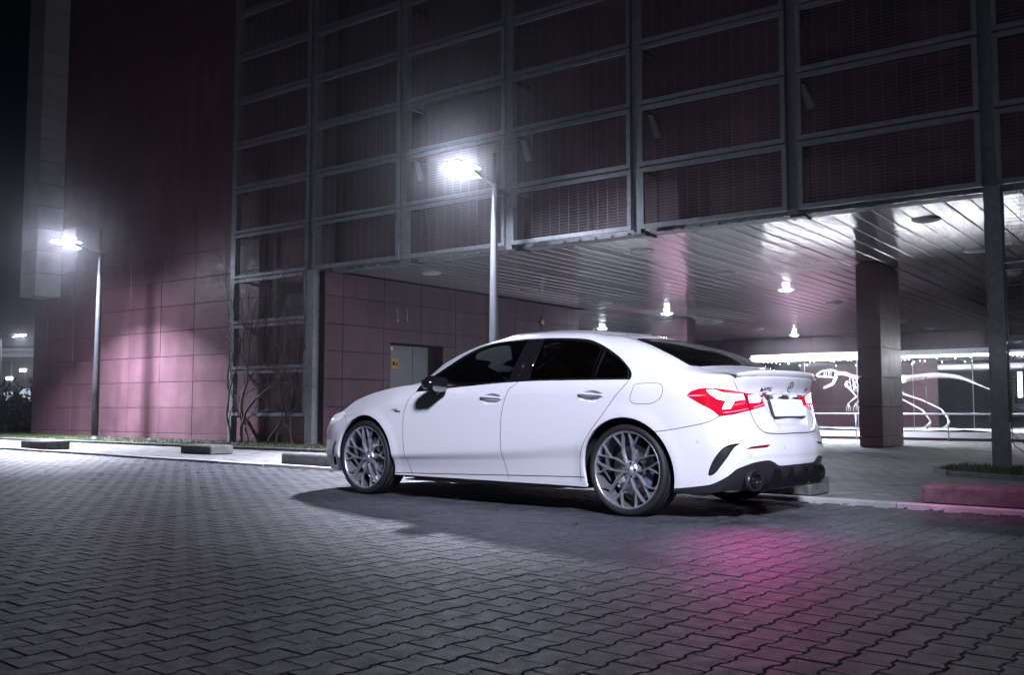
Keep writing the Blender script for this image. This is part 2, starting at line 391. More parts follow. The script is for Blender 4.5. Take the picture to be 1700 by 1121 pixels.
# service door in its recess
dr = empty('service_door', (0, 0, 0), 0, bld)
m = MB(); m.box((-.20, 1.985, .02), (-.02, 2.02, 2.13)); m.box((-.20, 3.68, .02), (-.02, 3.715, 2.13)); m.box((-.20, 1.985, 2.132), (-.02, 3.715, 2.17)); m.build('door_frame', M_clad_in, dr)
m = MB(); m.bevbox((.02, 2.03, .06), (.07, 2.87, 2.10), .004); lf_ = m.build('door_leaf', M_door, dr)
m = MB(); m.bevbox((.02, 2.885, .06), (.07, 3.38, 2.10), .004); m.build('door_leaf', M_door, dr)
m = MB(); m.box((-.05, 3.385, .03), (.05, 3.67, 2.12)); m.build('door_reveal', M_clad_in, dr)
m = MB(); m.box((.075, 2.79, 1.02), (.10, 2.82, 1.16)); m.tube([(.085, 2.80, 1.10), (.125, 2.80, 1.10), (.125, 2.70, 1.10)], .008, 8); m.build('door_handle', M_pole, dr)
m = MB(); m.box((.0715, 2.05, 1.985), (.076, 2.25, 2.065)); m.build('door_plate', M_white, dr)
m = MB(); m.box((.0715, 2.22, 1.60), (.075, 2.42, 1.80)); ds = m.build('warning_sticker', M_yellow, dr)
m = MB(); m.prism([(2.335, 1.65), (2.405, 1.65), (2.37, 1.76)], 'x', .0755, .0765); m.box((.0755, 2.235, 1.66), (.0765, 2.315, 1.74)); m.build('sticker_print', M_black, dr)
# round wall clock-like fitting and two loose cable ends on the passage wall
e = empty('wall_fitting', (0, 0, 0), 0, bld)
m = MB(); m.lathe([(0, .03), (.055, .03), (.075, .015), (.08, 0)], 20, 'x', origin=(.272, 7.62, 2.97)); m.build('fitting_cover', M_white, e)
m = MB(); m.lathe([(.0, .012), (.10, .006), (.105, 0)], 20, 'x', origin=(.260, 7.62, 2.97)); m.build('fitting_base', M_dark, e)
for wy, zz in ((2.16, 2.62), (2.45, 2.66)):
    e = empty('loose_cable', (0, 0, 0), 0, bld)
    m = MB(); m.tube([(.26, wy, zz + .26), (.285, wy + .015, zz + .16), (.29, wy - .01, zz + .05), (.285, wy + (.03 if wy > 2.3 else 0), zz)], .006, 6); m.build('cable', M_white, e)
    m = MB(); m.tube([(.285, wy - .004, zz + .02), (.287, wy + .01, zz - .05)], [.012, .02], 8); m.build('cable_end', M_white, e)

# ceiling of long metal strips and its downlights
ceil = empty('ceiling', (0, 0, CZ), 0, bld)
SWID = .305
def strip_mesh(y0, y1):
    m = MB(); h = SWID / 2; e = .012
    prof = [(-h + .009, .03), (-h + .010, .008), (-h + .008 + e, .0), (-h * .5, -.0012), (0, -.0016), (h * .5, -.0012), (h - e - .008, .0), (h - .010, .008), (h - .009, .03)]
    vs = [(x, y, z) for y in (y0, y1) for x, z in prof]; n = len(prof)
    return m.add(vs, [(i, i + 1, i + 1 + n, i + n) for i in range(n - 1)], 0, False)
sm1 = strip_mesh(.30, 23.58).mesh('ceiling_strip', M_ceil); sm2 = strip_mesh(9.70, 23.58).mesh('ceiling_strip', M_ceil)
k = 0; s = .25 + SWID / 2
while s < 16.3:
    o = link('ceiling_strip', sm1, ceil, (s, 0, random.gauss(0, .0015))); o.rotation_euler = (0, random.gauss(0, .012), random.gauss(0, .0004)); s += SWID
s = .25 - SWID / 2
while s > -8.6:
    o = link('ceiling_strip', sm2, ceil, (s, 0, random.gauss(0, .0015))); o.rotation_euler = (0, random.gauss(0, .012), random.gauss(0, .0004)); s -= SWID
m = MB(); m.box((-8.7, 9.66, .045), (16.4, 23.6, .10)); m.box((.22, .42, .045), (16.4, 9.66, .10)); m.build('ceiling_deck', M_dark, ceil)
lit = {(1, 2), (0, 3), (0, 6), (-1, 4)}
def dl_mesh(mm):
    r = MB(); r.lathe([(.19, .012), (.20, -.006), (.175, -.022), (.15, -.012), (.145, .0)], 28); return r.mesh('downlight_ring', M_dim)
dl_ring = dl_mesh(None)
d_ = MB(); d_.lathe([(.0, -.044), (.06, -.040), (.11, -.026), (.146, -.006), (.146, .004)], 24)
dl_on = d_.mesh('downlight_glass', M_bulb); dl_off = d_.mesh('downlight_glass', M_dim)
for i, s in ((-1, -2.6), (0, 1.62), (1, 6.42), (2, 11.06)):
    for j in range(7):
        w = 1.72 + 3.42 * j
        if i == -1 and j < 3: continue
        e = link('downlight', dl_ring, ceil, (s, w, -.004)); on = (i, j) in lit
        link('downlight_glass', dl_on if on else dl_off, e)
        if on:
            l = bpy.data.lights.new('downlight_lamp', 'AREA'); l.shape = 'DISK'; l.size = .26; l.energy = P_DOWN; l.color = WHITE; l.spread = rad(125)
            lo = bpy.data.objects.new('downlight_lamp', l); COL.objects.link(lo); lo.parent = e; lo.location = (0, 0, -.052)

# steel frames with wire mesh
fr = MB(); FW_, FH = 2.30, RH - .028; t = .066; dp = .05
fr.box((0, 0, 0), (FW_, dp, t)); fr.box((0, 0, FH - t), (FW_, dp, FH)); fr.box((0, .0015, t), (t, dp - .0015, FH - t)); fr.box((FW_ - t, .0015, t), (FW_, dp - .0015, FH - t))
fr_me = fr.mesh('mesh_frame', M_steel)
wi = MB(); r_ = .0022
nh, nv = 17, 12
for i in range(1, nh): z = t + (FH - 2 * t) * i / nh; wi.box((t, .020 - r_, z - r_), (FW_ - t, .020 + r_, z + r_))
for i in range(1, nv): x = t + (FW_ - 2 * t) * i / nv; wi.box((x - r_, .0265 - r_, t), (x + r_, .0265 + r_, FH - t))
wi_me = wi.mesh('wire_mesh', M_wire)
scr = empty('mesh_screen', (0, -.06, 0), 0, bld)
def frame(s, z):
    o = link('mesh_frame', fr_me, bld, (s + random.gauss(0, .003), -.06 + random.gauss(0, .004), z)); link('wire_mesh', wi_me, o)
bpy.data.objects.remove(scr)
for b in range(7):
    s = CX[b] + (CX[b + 1] - CX[b] - FW_) / 2
    for r in range(-3 if b in (0, 6) else 0, NR): frame(s, ZS + .012 + r * RH - (0 if r >= 0 else 0))
for i, s in enumerate(CX):
    pz = .02 if i in (0, 1, 6, 7) else ZS - .05
    m = MB(); hw = .062 if i not in (1, 6) else .085
    m.box((s - hw, .002, pz), (s + hw, .15, ZS + NR * RH)); m.build('steel_post', M_steel, bld)
    if i in (1, 6):                                             # heavier galvanised foot posts where the opening begins and ends
        m = MB(); m.box((s - .03, -.115, .02), (s + .175 if i == 1 else s + .13, -.012, ZS - .004)); m.build('steel_post', M_steel, bld)
    if i in (3, 4, 5): m = MB(); m.box((s - .05, -.02, ZS - .085), (s + .14, .12, ZS - .052)); m.build('bracket', M_pole, bld)
    # stand-off arms to the wall
    for r in range(0 if i not in (0, 1, 6, 7) else -3, NR):
        m = MB(); m.box((s - .03, .152, ZS + r * RH - .03), (s + .03, .37 if i < 2 else .59, ZS + r * RH + .03)); m.build('stand_off', M_pole, bld)
m = MB(); m.box((.2, .36, ZS + .005), (16.2, .60, ZS + .10)); m.build('soffit_edge', M_steel, bld)
# narrow grey floodlights behind the mesh
for s0 in (2.47, 4.92, 7.38, 9.80):
    m = MB(); m.prism([(.0, .20), (.055, .20), (.20, -.16), (.10, -.18)], 'y', .0, .07); o = m.build('floodlight', M_grey, bld, (s0 - .05, .30, 5.14))
    m = MB(); m.box((.01, .07, .12), (.05, .29, .17)); m.build('floodlight_arm', M_pole, o)
# hanging grey shaft at the far corner
sh = empty('grey_shaft', (0, 0, 0), 0, bld); s0, s1, w0, w1 = -10.88, -10.10, -.31, .37
m = MB(); m.box((s0 + .02, w0 + .02, 3.66), (s1 - .02, w1, 13)); m.build('shaft_core', M_dark, sh)
ca = MB(); ca.bevbox((s0, w0, 0), (s1, w0 + .02, .578), .003); a_me = ca.mesh('cladding_panel', M_grey)
cb = MB(); cb.bevbox((s1 - .02, w0 + .023, 0), (s1, w1, .578), .003); b_me = cb.mesh('cladding_panel', M_grey)
cc = MB(); cc.bevbox((s0, w0 + .023, 0), (s0 + .02, w1, .578), .003); c_me = cc.mesh('cladding_panel', M_grey)
for k in range(16):
    for q in (a_me, b_me, c_me): link('cladding_panel', q, sh, (0, 0, 3.65 + .59 * k))
m = MB(); m.box((s0, w0, 3.635), (s1, w1, 3.648)); m.build('shaft_soffit', M_grey, sh)
# roof slab closes the volume
m = MB(); m.box((-11.4, .7, 12.6), (16.2, 24, 12.8)); m.build('roof', M_dark, bld)
m = MB(); m.box((-11.2, 9.9, CZ + .15), (16.2, 23.9, 12.55)); m.build('building_core', M_dark, bld)
clad('right_end_wall', M_clad, (16.2, .62), (0, 1), 9, CZ + .12, 12.6, [1.22 * k for k in range(1, 8)], [CZ + .12 + .965 * k for k in range(1, 10)], (1, 0))
# ------------------------------------------------------------------ street lamps
def street_lamp(p, rz, label, watts, height=4.14, est=None, spread=None, aim=0, head_mat=None):
    """pole at p; the arm points along local -y"""
    e = tag(empty('street_lamp', p, rz), label, 'street lamp', 'street lamps round the car park')
    m = MB(); m.lathe([(.0, 0), (.078, 0), (.075, 1.2), (.064, height * .6), (.045, height)], 20); m.build('pole', M_pole, e)
    m = MB(); m.lathe([(.15, 0), (.15, .016), (.09, .022), (.082, .09)], 20); m.build('base_plate', M_pole, e)
    m = MB(); m.box((-.018, -.018, height - .01), (.018, .018, height + .62)); m.build('mast_top', M_pole, e)
    m = MB(); m.tube([(0, .42, height + .0), (0, 0, height + .10), (0, -.60, height + .22)], [.016, .02, .02], 8); m.build('arm', M_pole, e)
    hd = MB(); hz = height + .20; L0, L1 = -.52, -1.12
    hd.prism([(L0, hz + .035), (L0, hz + .06), (-.75, hz + .085), (L1, hz + .055), (L1, hz + .03)], 'x', -.15, .15)
    hd.box((-.15, L0 - .012, hz - .10), (.15, L0, hz + .034)); hd.prism([(L0 - .013, hz - .10), (L0 - .013, hz + .029), (L0 - .40, hz + .029)], 'x', -.15, -.143); hd.prism([(L0 - .013, hz - .10), (L0 - .013, hz + .029), (L0 - .40, hz + .029)], 'x', .143, .15)  # back and side skirts added to keep the lamp's light off the facade
    h = hd.build('lamp_head', M_pole, e)
    pn = MB(); nx, ny = 6, 8; V = []; Fp = []
    for i in range(nx + 1):
        for j in range(ny + 1):
            fx, fy = i / nx * 2 - 1, j / ny * 2 - 1; V.append((.135 * fx, (L0 + L1) / 2 + .27 * fy, hz + .029 - .055 * math.sqrt(max(0, (1 - fx**4) * (1 - fy**4)))))
    for i in range(nx):
        for j in range(ny): q = i * (ny + 1) + j; Fp.append((q, q + 1, q + ny + 2, q + ny + 1))
    pn.add(V, Fp, 0, True)
    pn.build('led_panel', head_mat or M_led, h)
    if watts:
        l = bpy.data.lights.new('lamp_light', 'AREA'); l.shape = 'RECTANGLE'; l.size = .24; l.size_y = .52; l.energy = watts; l.color = WHITE
        if spread: l.spread = rad(spread)
        lo = bpy.data.objects.new('lamp_light', l); COL.objects.link(lo); lo.parent = e; lo.location = (0, (L0 + L1) / 2, hz - .035)
        lo.rotation_euler = (rad(aim), 0, 0)
    return e
pl_ = B(-6.1, -.9, .05); street_lamp(pl_, BR, 'grey street lamp in the grass before the blank red wall, lit', P_LAMP_LEFT, spread=128, aim=-12)
pm_ = B(5.21, -.9, .05); street_lamp(pm_, BR, 'lit grey street lamp rising behind the white car roof', P_LAMP_MID, spread=122, aim=-8)
M_led2 = mat('lamp_panel_far', (1, 1, 1), .5, emit=WHITE, estr=40)
street_lamp((-24.2, 45.5, -.02), rad(100), 'small lit street lamp far off left of the red wall', 300, 4.0, head_mat=M_led2)
# a lamp added out of view behind the camera to light the car
lp = bpy.data.lights.new('lamp_light', 'SPOT'); lp.energy = P_LAMP_FILL; lp.color = (.765, .79, 1.0); lp.shadow_soft_size = .75; lp.spot_size = rad(22); lp.spot_blend = .55
LL = Vector((3.0, -6.1, 0)); fill_lamp = street_lamp(LL, rad(175), 'tall unseen street lamp added behind the camera to light the car', 0, 8.0)
lo = bpy.data.objects.new('lamp_light', lp); COL.objects.link(lo); lo.parent = fill_lamp; lo.location = (0, -.82, 8.08)

# ------------------------------------------------------------------ wheel stops and grass
def block(a, b, label, ln=.95, dp=.42, h=.145, rz=0):
    m = MB(); m.bevbox((-ln / 2, -dp / 2, 0), (ln / 2, dp / 2, h), .018); me = m.mesh('concrete_block', M_block)
    o = link('concrete_block', me, None, K(a, b, PAVE_Z - .002), KA + rz); tag(o, label, 'concrete block', 'concrete wheel stops on the pavement'); return o
block(-14.03, -.16, 'low dark concrete block at the far left end of the kerb', 1.03)
block(-10.15, -.96, 'low concrete block set back from the kerb below the mesh bay', .85)
block(-6.36, -.16, 'low concrete block by the kerb beside the front of the white car', 1.0)
block(-.24, -.17, 'low concrete block peeking out under the rear bumper of the car', .98)
block(1.66, -.16, 'long concrete block catching pink tail light at the right edge', 1.05)

def grass(name, label, poly, n, hmin=.03, hmax=.075):
    xs = [p[0] for p in poly]; ys = [p[1] for p in poly]; V = []; Fc = []
    def inside(x, y):
        c = False; j = len(poly) - 1
        for i in range(len(poly)):
            if (poly[i][1] > y) != (poly[j][1] > y) and x < (poly[j][0] - poly[i][0]) * (y - poly[i][1]) / (poly[j][1] - poly[i][1]) + poly[i][0]: c = not c
            j = i
        return c
    while len(Fc) < n:
        x, y = random.uniform(min(xs), max(xs)), random.uniform(min(ys), max(ys))
        if not inside(x, y): continue
        h = random.uniform(hmin, hmax); a = random.uniform(0, 6.28); w = random.uniform(.003, .006); l = random.uniform(.0, .05)
        k = len(V); V += [(x - w * math.cos(a), y - w * math.sin(a), .022), (x + w * math.cos(a), y + w * math.sin(a), .022), (x + l * math.sin(a), y - l * math.cos(a), .022 + h)]
        Fc.append((k, k + 1, k + 2))
    k = len(V); V += [(p[0], p[1], .030) for p in poly]; Fc.append(tuple(range(k, k + len(poly))))
    me = bpy.data.meshes.new(name); me.from_pydata(V, [], Fc); me.materials.append(M_grass); me.materials.append(M_soil); me.polygons[len(Fc) - 1].material_index = 1; me.update()
    o = link(name, me, None, BO, BR); return tag(o, label, 'grass', kind='stuff')
grass('grass_strip', 'strip of short grass along the foot of the red wall', [(-22, -1.95), (3.2, -1.95), (3.2, .36), (-22, .36)], 26000)
isl = [(11.75, -1.1), (12.0, -1.62), (12.8, -2.06), (17, -2.06), (17, .30), (11.7, .30)]
grass('grass_strip', 'small grass island at the right edge by the mesh bay', isl, 12000)
def edging(name, label, pts):
    e = tag(empty(name, BO, BR), label, 'edging')
    for (x0, y0), (x1, y1) in zip(pts[:-1], pts[1:]):
        L = math.hypot(x1 - x0, y1 - y0); n = max(1, round(L)); a = math.atan2(y1 - y0, x1 - x0)
        for i in range(n):
            m = MB(); m.bevbox((.004, -.03, -.02), (L / n - .004, .03, .075), .008); m.build('edging_stone', M_block, e, (x0 + (x1 - x0) * i / n, y0 + (y1 - y0) * i / n, 0), a)
edging('edging', 'dark concrete edging of the grass strip by the wall', [(-14, -1.99), (3.24, -1.99), (3.24, .30)])
edging('edging', 'concrete edging round the grass island at the right', [(11.70, -.2), (11.72, -1.12), (11.98, -1.66), (12.78, -2.10), (16.8, -2.10)])

# ------------------------------------------------------------------ glass case with the dinosaur skeleton
def thin_glass(name, tint=(.92, .95, .97), refl=.5):
    m = bpy.data.materials.new(name); m.use_nodes = True; N = m.node_tree.nodes; L = m.node_tree.links; N.clear()
    out = N.new('ShaderNodeOutputMaterial'); mix = N.new('ShaderNodeMixShader'); tr = N.new('ShaderNodeBsdfTransparent'); gl = N.new('ShaderNodeBsdfGlossy')
    fr_ = N.new('ShaderNodeFresnel'); fr_.inputs['IOR'].default_value = 1.45; tr.inputs[0].default_value = (*tint, 1); gl.inputs['Roughness'].default_value = .01
    gl.inputs[0].default_value = (refl, refl, refl, 1)
    L.new(fr_.outputs[0], mix.inputs[0]); L.new(tr.outputs[0], mix.inputs[1]); L.new(gl.outputs[0], mix.inputs[2]); L.new(mix.outputs[0], out.inputs[0]); return m
M_pane = thin_glass('case_glass')
M_darkglass = mat('dark_glass_wall', (.012, .013, .016), .06)
case = tag(empty('glass_display_case', BO, BR), 'long low glass pavilion with glowing white roof edge behind the pillar', 'display case')
c0, c1, f0, f1 = 5.06, 15.6, 10.0, 13.2
m = MB(); m.box((c0, f0, .0), (c1, f1, .085)); m.build('plinth', M_clad, case)
m = MB(); m.box((c0 - .02, f0 - .03, .087), (c1, f1, .215)); m.build('sill', M_white, case)
n = 60; sv_, sf_ = [], []
for i in range(n + 1):
    for j in range(12):
        x = c0 + .05 + (c1 - c0 - .1) * i / n; y = f0 + .06 + (f1 - f0 - .15) * j / 11; sv_.append((x, y, .225 + .03 * random.random() + .02 * math.sin(x * 2.1 + j)))
for i in range(n):
    for j in range(11): a = i * 12 + j; sf_.append((a, a + 12, a + 13, a + 1))
MB().add(sv_, sf_, 0, True).build('sand_bed', M_sand, case)
m = MB(); m.bevbox((c0 - .08, f0 - .10, 1.93), (c1, f0 + .02, 2.05), .01); m.build('roof_edge', M_white, case)
m = MB(); m.box((c0 - .07, f0 + .022, 1.93), (c1, f1, 2.04)); m.build('roof', M_block, case)
m = MB(); m.box((c0, f0 + .05, 1.885), (c1, f0 + .14, 1.925)); m.build('light_strip', M_strip, case)
for i in range(int((c1 - c0) / 1.24) + 1):
    x = c0 + i * 1.24
    if x + 1.23 > c1: break
    m = MB(); m.box((x + .006, f0 + .012, .218), (x + 1.234, f0 + .020, 1.928)); m.build('glass_pane', M_pane, case)
    m = MB(); m.box((x - .006, f0 + .004, .218), (x + .005, f0 + .03, 1.928)); m.build('pane_joint', M_rail, case)
m = MB(); m.box((c0 - .004, f0 + .03, .218), (c0 + .004, f1 - .02, 1.928)); m.build('glass_pane', M_pane, case)
m = MB(); m.box((8.6, f1 - .06, .218), (c1, f1 - .03, 1.928)); m.build('dark_back_glass', M_darkglass, case)
for k in range(9): m = MB(); m.box((8.6 + k * .8, f1 - .075, .218), (8.615 + k * .8, f1 - .062, 1.928)); m.build('pane_joint', M_pole, case)
for k in range(4):
    for q in range(3): m = MB(); m.bevbox((c0 + .02 + k * .885, f1 - .06, .22 + q * .57), (c0 + .895 + k * .885, f1 - .03, .78 + q * .57), .003); m.build('cladding_panel', M_clad, case)
m = MB(); m.box((10.42, f1 - .08, 1.0), (10.52, f1 - .077, 1.62)); m.build('bright_slot', M_strip, case)
# little hanging lights under the roof edge
dm = MB(); dm.lathe([(0, -.022), (.012, -.012), (.014, 0), (.008, .014), (0, .016)], 6); dm_me = dm.mesh('string_light', mat('string_light_bulb', (1, 1, 1), .5, emit=(1, 1, 1), estr=5))
x = c0 + .1
while x < c1 - .1:
    link('string_light', dm_me, case, (x, f0 - .02 + random.uniform(-.02, .06), 1.90 - random.random()**2 * .16)); x += random.uniform(.05, .13)
l = bpy.data.lights.new('case_lamp', 'AREA'); l.shape = 'RECTANGLE'; l.size = 10; l.size_y = .3; l.energy = P_CASE; l.color = (.92, .93, 1)
lo = bpy.data.objects.new('case_lamp', l); COL.objects.link(lo); lo.parent = case; lo.location = (c0 + 5.3, f0 + .55, 1.87); lo.rotation_euler = (rad(22), 0, 0)
l = bpy.data.lights.new('case_edge_lamp', 'AREA'); l.shape = 'RECTANGLE'; l.size = 10; l.size_y = .06; l.energy = P_CASE * .55; l.color = (.92, .93, 1)
lo = bpy.data.objects.new('case_edge_lamp', l); COL.objects.link(lo); lo.parent = case; lo.location = (c0 + 5.3, f0 - .05, 1.92); lo.rotation_euler = (rad(-35), 0, 0)

dino = tag(empty('dinosaur_skeleton', BO, BR), 'mounted pale dinosaur skeleton inside the glass case, jaws open', 'skeleton')
wy = 11.3
def P(s, z, dw=0): return (s, wy + dw, z)
def spline(pts, n):
    P_ = [Vector(p) for p in pts]; out = []
    for i in range(len(P_) - 1):
        p0, p1, p2, p3 = P_[max(i - 1, 0)], P_[i], P_[i + 1], P_[min(i + 2, len(P_) - 1)]
        for k in range(n):
            t_ = k / n; out.append(.5 * ((2 * p1) + (p2 - p0) * t_ + (2 * p0 - 5 * p1 + 4 * p2 - p3) * t_**2 + (3 * p1 - p0 - 3 * p2 + p3) * t_**3))
    out.append(P_[-1]); return out
sp = spline([P(6.66, 1.58), P(6.85, 1.57), P(7.05, 1.50), P(7.30, 1.47), P(7.7, 1.50), P(8.1, 1.49), P(8.29, 1.48), P(8.7, 1.52), P(9.06, 1.53), P(9.45, 1.47), P(9.83, 1.31), P(10.18, 1.14), P(10.5, .98)], 11)
m = MB(); nS = len(sp)
for i, p in enumerate(sp):
    f = i / nS; r = .024 * (1 - .75 * max(0, f - .35) / .65)
    m.lathe([(0, -.014), (r, -.012), (r * .75, 0), (r, .012), (0, .014)], 7, 'x', origin=p)
    if f < .82:
        h = .085 * (1 - f * .75); q = p + Vector((.02, 0, h)); m.tube([p, q], [.008, .004], 5)
    if .45 < f < .90: m.tube([p, p + Vector((.06, 0, -.20 * (1.05 - f)))], [.005, .003], 5)
m.build('spine', M_bone, dino)
m = MB()
for i in range(11):
    p = Vector(P(6.98 + i * .085, 1.48)); d = .22 + .10 * math.sin(math.pi * (i + 2) / 13)
    for sd in (-1, 1): m.tube(spline([p, p + Vector((.03, sd * .14, -.06)), p + Vector((.06, sd * .16, -d * .7)), p + Vector((.05, sd * .06, -d * 1.15))], 3), [.011] * 9 + [.006], 5)
m.build('ribs', M_bone, dino)
sk = empty('skull', (0, 0, 0), 0, dino)
m = MB()
for sd in (-1, 1):
    m.tube(spline([P(6.17, 1.585, sd * .03), P(6.27, 1.66, sd * .05), P(6.42, 1.69, sd * .07), P(6.57, 1.69, sd * .08), P(6.67, 1.62, sd * .07)], 4), .020, 6)
    m.tube(spline([P(6.17, 1.56, sd * .03), P(6.30, 1.53, sd * .06), P(6.48, 1.52, sd * .085), P(6.63, 1.50, sd * .085)], 4), .017, 6)
    m.tube([P(6.38, 1.68, sd * .07), P(6.36, 1.53, sd * .075)], .013, 6); m.tube([P(6.50, 1.69, sd * .08), P(6.48, 1.53, sd * .085)], .014, 6); m.tube([P(6.66, 1.63, sd * .07), P(6.63, 1.48, sd * .085)], .018, 6)
    for k in range(8): m.tube([P(6.18 + .045 * k, 1.545 - .004 * k, sd * (.035 + .005 * k)), P(6.185 + .045 * k, 1.49, sd * (.035 + .005 * k))], [.007, .002], 4)
m.prism([(-.05, 1.66), (.05, 1.66), (.06, 1.70), (-.06, 1.70)], 'x', 6.30, 6.62); m.lathe([(0, -.04), (.03, -.02), (.03, .02), (0, .04)], 8, 'x', origin=P(6.17, 1.57)); m.build('cranium', M_bone, sk)
m = MB()
for sd in (-1, 1):
    m.tube(spline([P(6.62, 1.48, sd * .08), P(6.56, 1.36, sd * .075), P(6.44, 1.28, sd * .05), P(6.33, 1.235, sd * .025)], 4), [.02] * 9 + [.022, .022, .02, .018], 6)
    for k in range(6): m.tube([P(6.34 + .035 * k, 1.255 + .016 * k, sd * (.03 + .006 * k)), P(6.335 + .033 * k, 1.30 + .016 * k, sd * (.03 + .006 * k))], [.006, .002], 4)
m.build('jaw', M_bone, sk)
for sd in (-1, 1):
    lg = empty('foreleg', (0, 0, 0), 0, dino); dx = 0 if sd < 0 else .10
    m = MB(); m.tube(spline([P(6.96 + dx, 1.40, sd * .13), P(6.93 + dx, 1.30, sd * .15), P(7.02 + dx, 1.22, sd * .15)], 4), [.03, .035, .04, .04, .04, .035, .03, .025, .02], 6)
    m.tube([P(7.0 + dx, 1.24, sd * .15), P(7.17 + dx, 1.02, sd * .15)], [.026, .02], 6); m.tube([P(7.17 + dx, 1.02, sd * .15), P(6.96 + dx, .85, sd * .14)], [.02, .014], 6)
    for k in range(3):
        m.tube(spline([P(6.96 + dx, .85, sd * .14), P(6.92 + dx + .05 * k, .76, sd * (.12 + .03 * k)), P(6.90 + dx + .06 * k, .64, sd * (.12 + .03 * k))], 3), [.011, .011, .01, .009, .007, .005, .003], 5)
    m.build('bone', M_bone, lg)
for sd in (-1, 1):
    lg = empty('hind_leg', (0, 0, 0), 0, dino); dx = 0 if sd < 0 else .34; dz = 0 if sd < 0 else .02
    m = MB(); m.tube([P(7.95, 1.45, sd * .10), P(7.85 + dx, 1.08, sd * .17)], [.034, .028], 7); m.tube([P(7.85 + dx, 1.08, sd * .17), P(8.28 + dx, .93, sd * .17), P(8.70 + dx, .69 + dz, sd * .17)], [.026, .017, .020], 7)
    m.tube([P(8.70 + dx, .69 + dz, sd * .17), P(8.87 + dx, .43, sd * .17)], [.02, .016], 7)
    for k in range(3): m.tube(spline([P(8.87 + dx, .43, sd * .17), P(8.83 + dx - .04 * k, .31, sd * (.13 + .04 * k)), P(8.78 + dx - .07 * k, .255, sd * (.11 + .06 * k))], 3), [.015, .015, .013, .012, .010, .007, .004], 6)
    m.build('bone', M_bone, lg)
m = MB(); m.tube([P(7.85, 1.44, 0), P(8.05, 1.36, .05), P(8.3, 1.40, 0)], .05, 8); m.tube([P(8.0, 1.42), P(7.85, 1.18)], [.03, .02], 6); m.build('pelvis', M_bone, dino)
m = MB(); m.tube([(7.6, wy, .22), (7.6, wy, 1.48)], .014, 8); m.tube([(8.75, wy, .22), (8.75, wy, 1.50)], .012, 8); m.build('support_rod', M_pole, dino)

# low handrail in front of the case
hr = tag(empty('handrail', BO, BR), 'low steel handrail standing in front of the glass case', 'handrail')
m = MB(); m.tube([(4.6, 9.5, .615), (15.6, 9.5, .615)], .021, 10); m.build('top_rail', M_rail, hr)
for i in range(13): m = MB(); m.tube([(4.7 + i * .98, 9.5, .02), (4.7 + i * .98, 9.5, .60)], .016, 8); m.build('rail_post', M_rail, hr)

# ------------------------------------------------------------------ bare climbing vines
def vine(label, roots, bounds, n_br, seed):
    rnd = random.Random(seed); s0, s1, zt = bounds
    e = tag(empty('climbing_vine', BO, BR), label, 'vine')
    m = MB(); tips = []
    def walk(p, d, r, ln, depth, mm):
        pts = [p]; rs = [r]
        k = max(4, int(ln / .09))
        for i in range(k):
            d = (d + Vector((rnd.gauss(0, .26), rnd.gauss(0, .10), rnd.gauss(.14 if depth == 0 else .05, .20)))).normalized()
            p = p + d * (ln / k)
            p.y = min(max(p.y, -.16), -.03)
            if depth < 2: p.x = min(max(p.x, s0), s1)
            pts.append(p.copy()); rs.append(max(.0022, r * (1 - .75 * (i + 1) / k)))
            if depth < 3 and rnd.random() < (.34 if depth < 2 else .2):
                tips.append((p.copy(), (d + Vector((rnd.gauss(0, .8), rnd.gauss(0, .3), rnd.gauss(.25, .5)))).normalized(), rs[-1] * .62, ln * rnd.uniform(.3, .65), depth + 1))
        mm.tube(pts, rs, 6 if depth < 1 else 4)
    for (rs_, th_, hh) in roots:
        th_ *= .78; mm = MB(); walk(Vector((rs_, -.10, .02)), Vector((rnd.gauss(.15, .15), 0, 1)).normalized(), th_, hh, 0, mm); mm.build('stem', M_bark, e)
    tw = MB(); c = 0
    while tips and c < n_br: q = tips.pop(rnd.randrange(len(tips))); walk(*q, tw); c += 1
    # long whips reaching away
    tw.build('twigs', M_bark, e); return e
vine('bare vine with thick twisted stems climbing the mesh bay left of the car', [(-2.0, .040, 3.9), (-1.9, .038, 3.6), (-.85, .030, 3.3), (-1.15, .022, 3.4), (-1.75, .026, 4.2), (-.4, .02, 3.2), (-2.3, .03, 3.8)], (-2.5, -.1, 4), 260, 3)
vine('bare thin vine on the mesh bay at the right edge', [(12.75, .022, 3.2), (13.2, .02, 3.0), (12.5, .014, 2.6)], (12.35, 14, 4), 240, 11)
wh = tag(empty('vine_shoot', BO, BR), 'long bare vine shoots arching left over the red wall', 'vine'); m = MB(); rnd = random.Random(5)
for i in range(26):
    z0 = rnd.uniform(1.9, 4.6); L = rnd.uniform(.5, 1.5); up = rnd.uniform(-.35, .5); p = Vector((-2.5, -.06, z0)); pts = [p]
    for k in range(9): p = p + Vector((-L / 9, rnd.gauss(0, .01), up * (1 - k / 5.5) * L / 9 + rnd.gauss(0, .012))); pts.append(p)
    m.tube(pts, [.0045 - .0003 * k for k in range(10)], 4)
m.build('shoot', M_bark, wh)

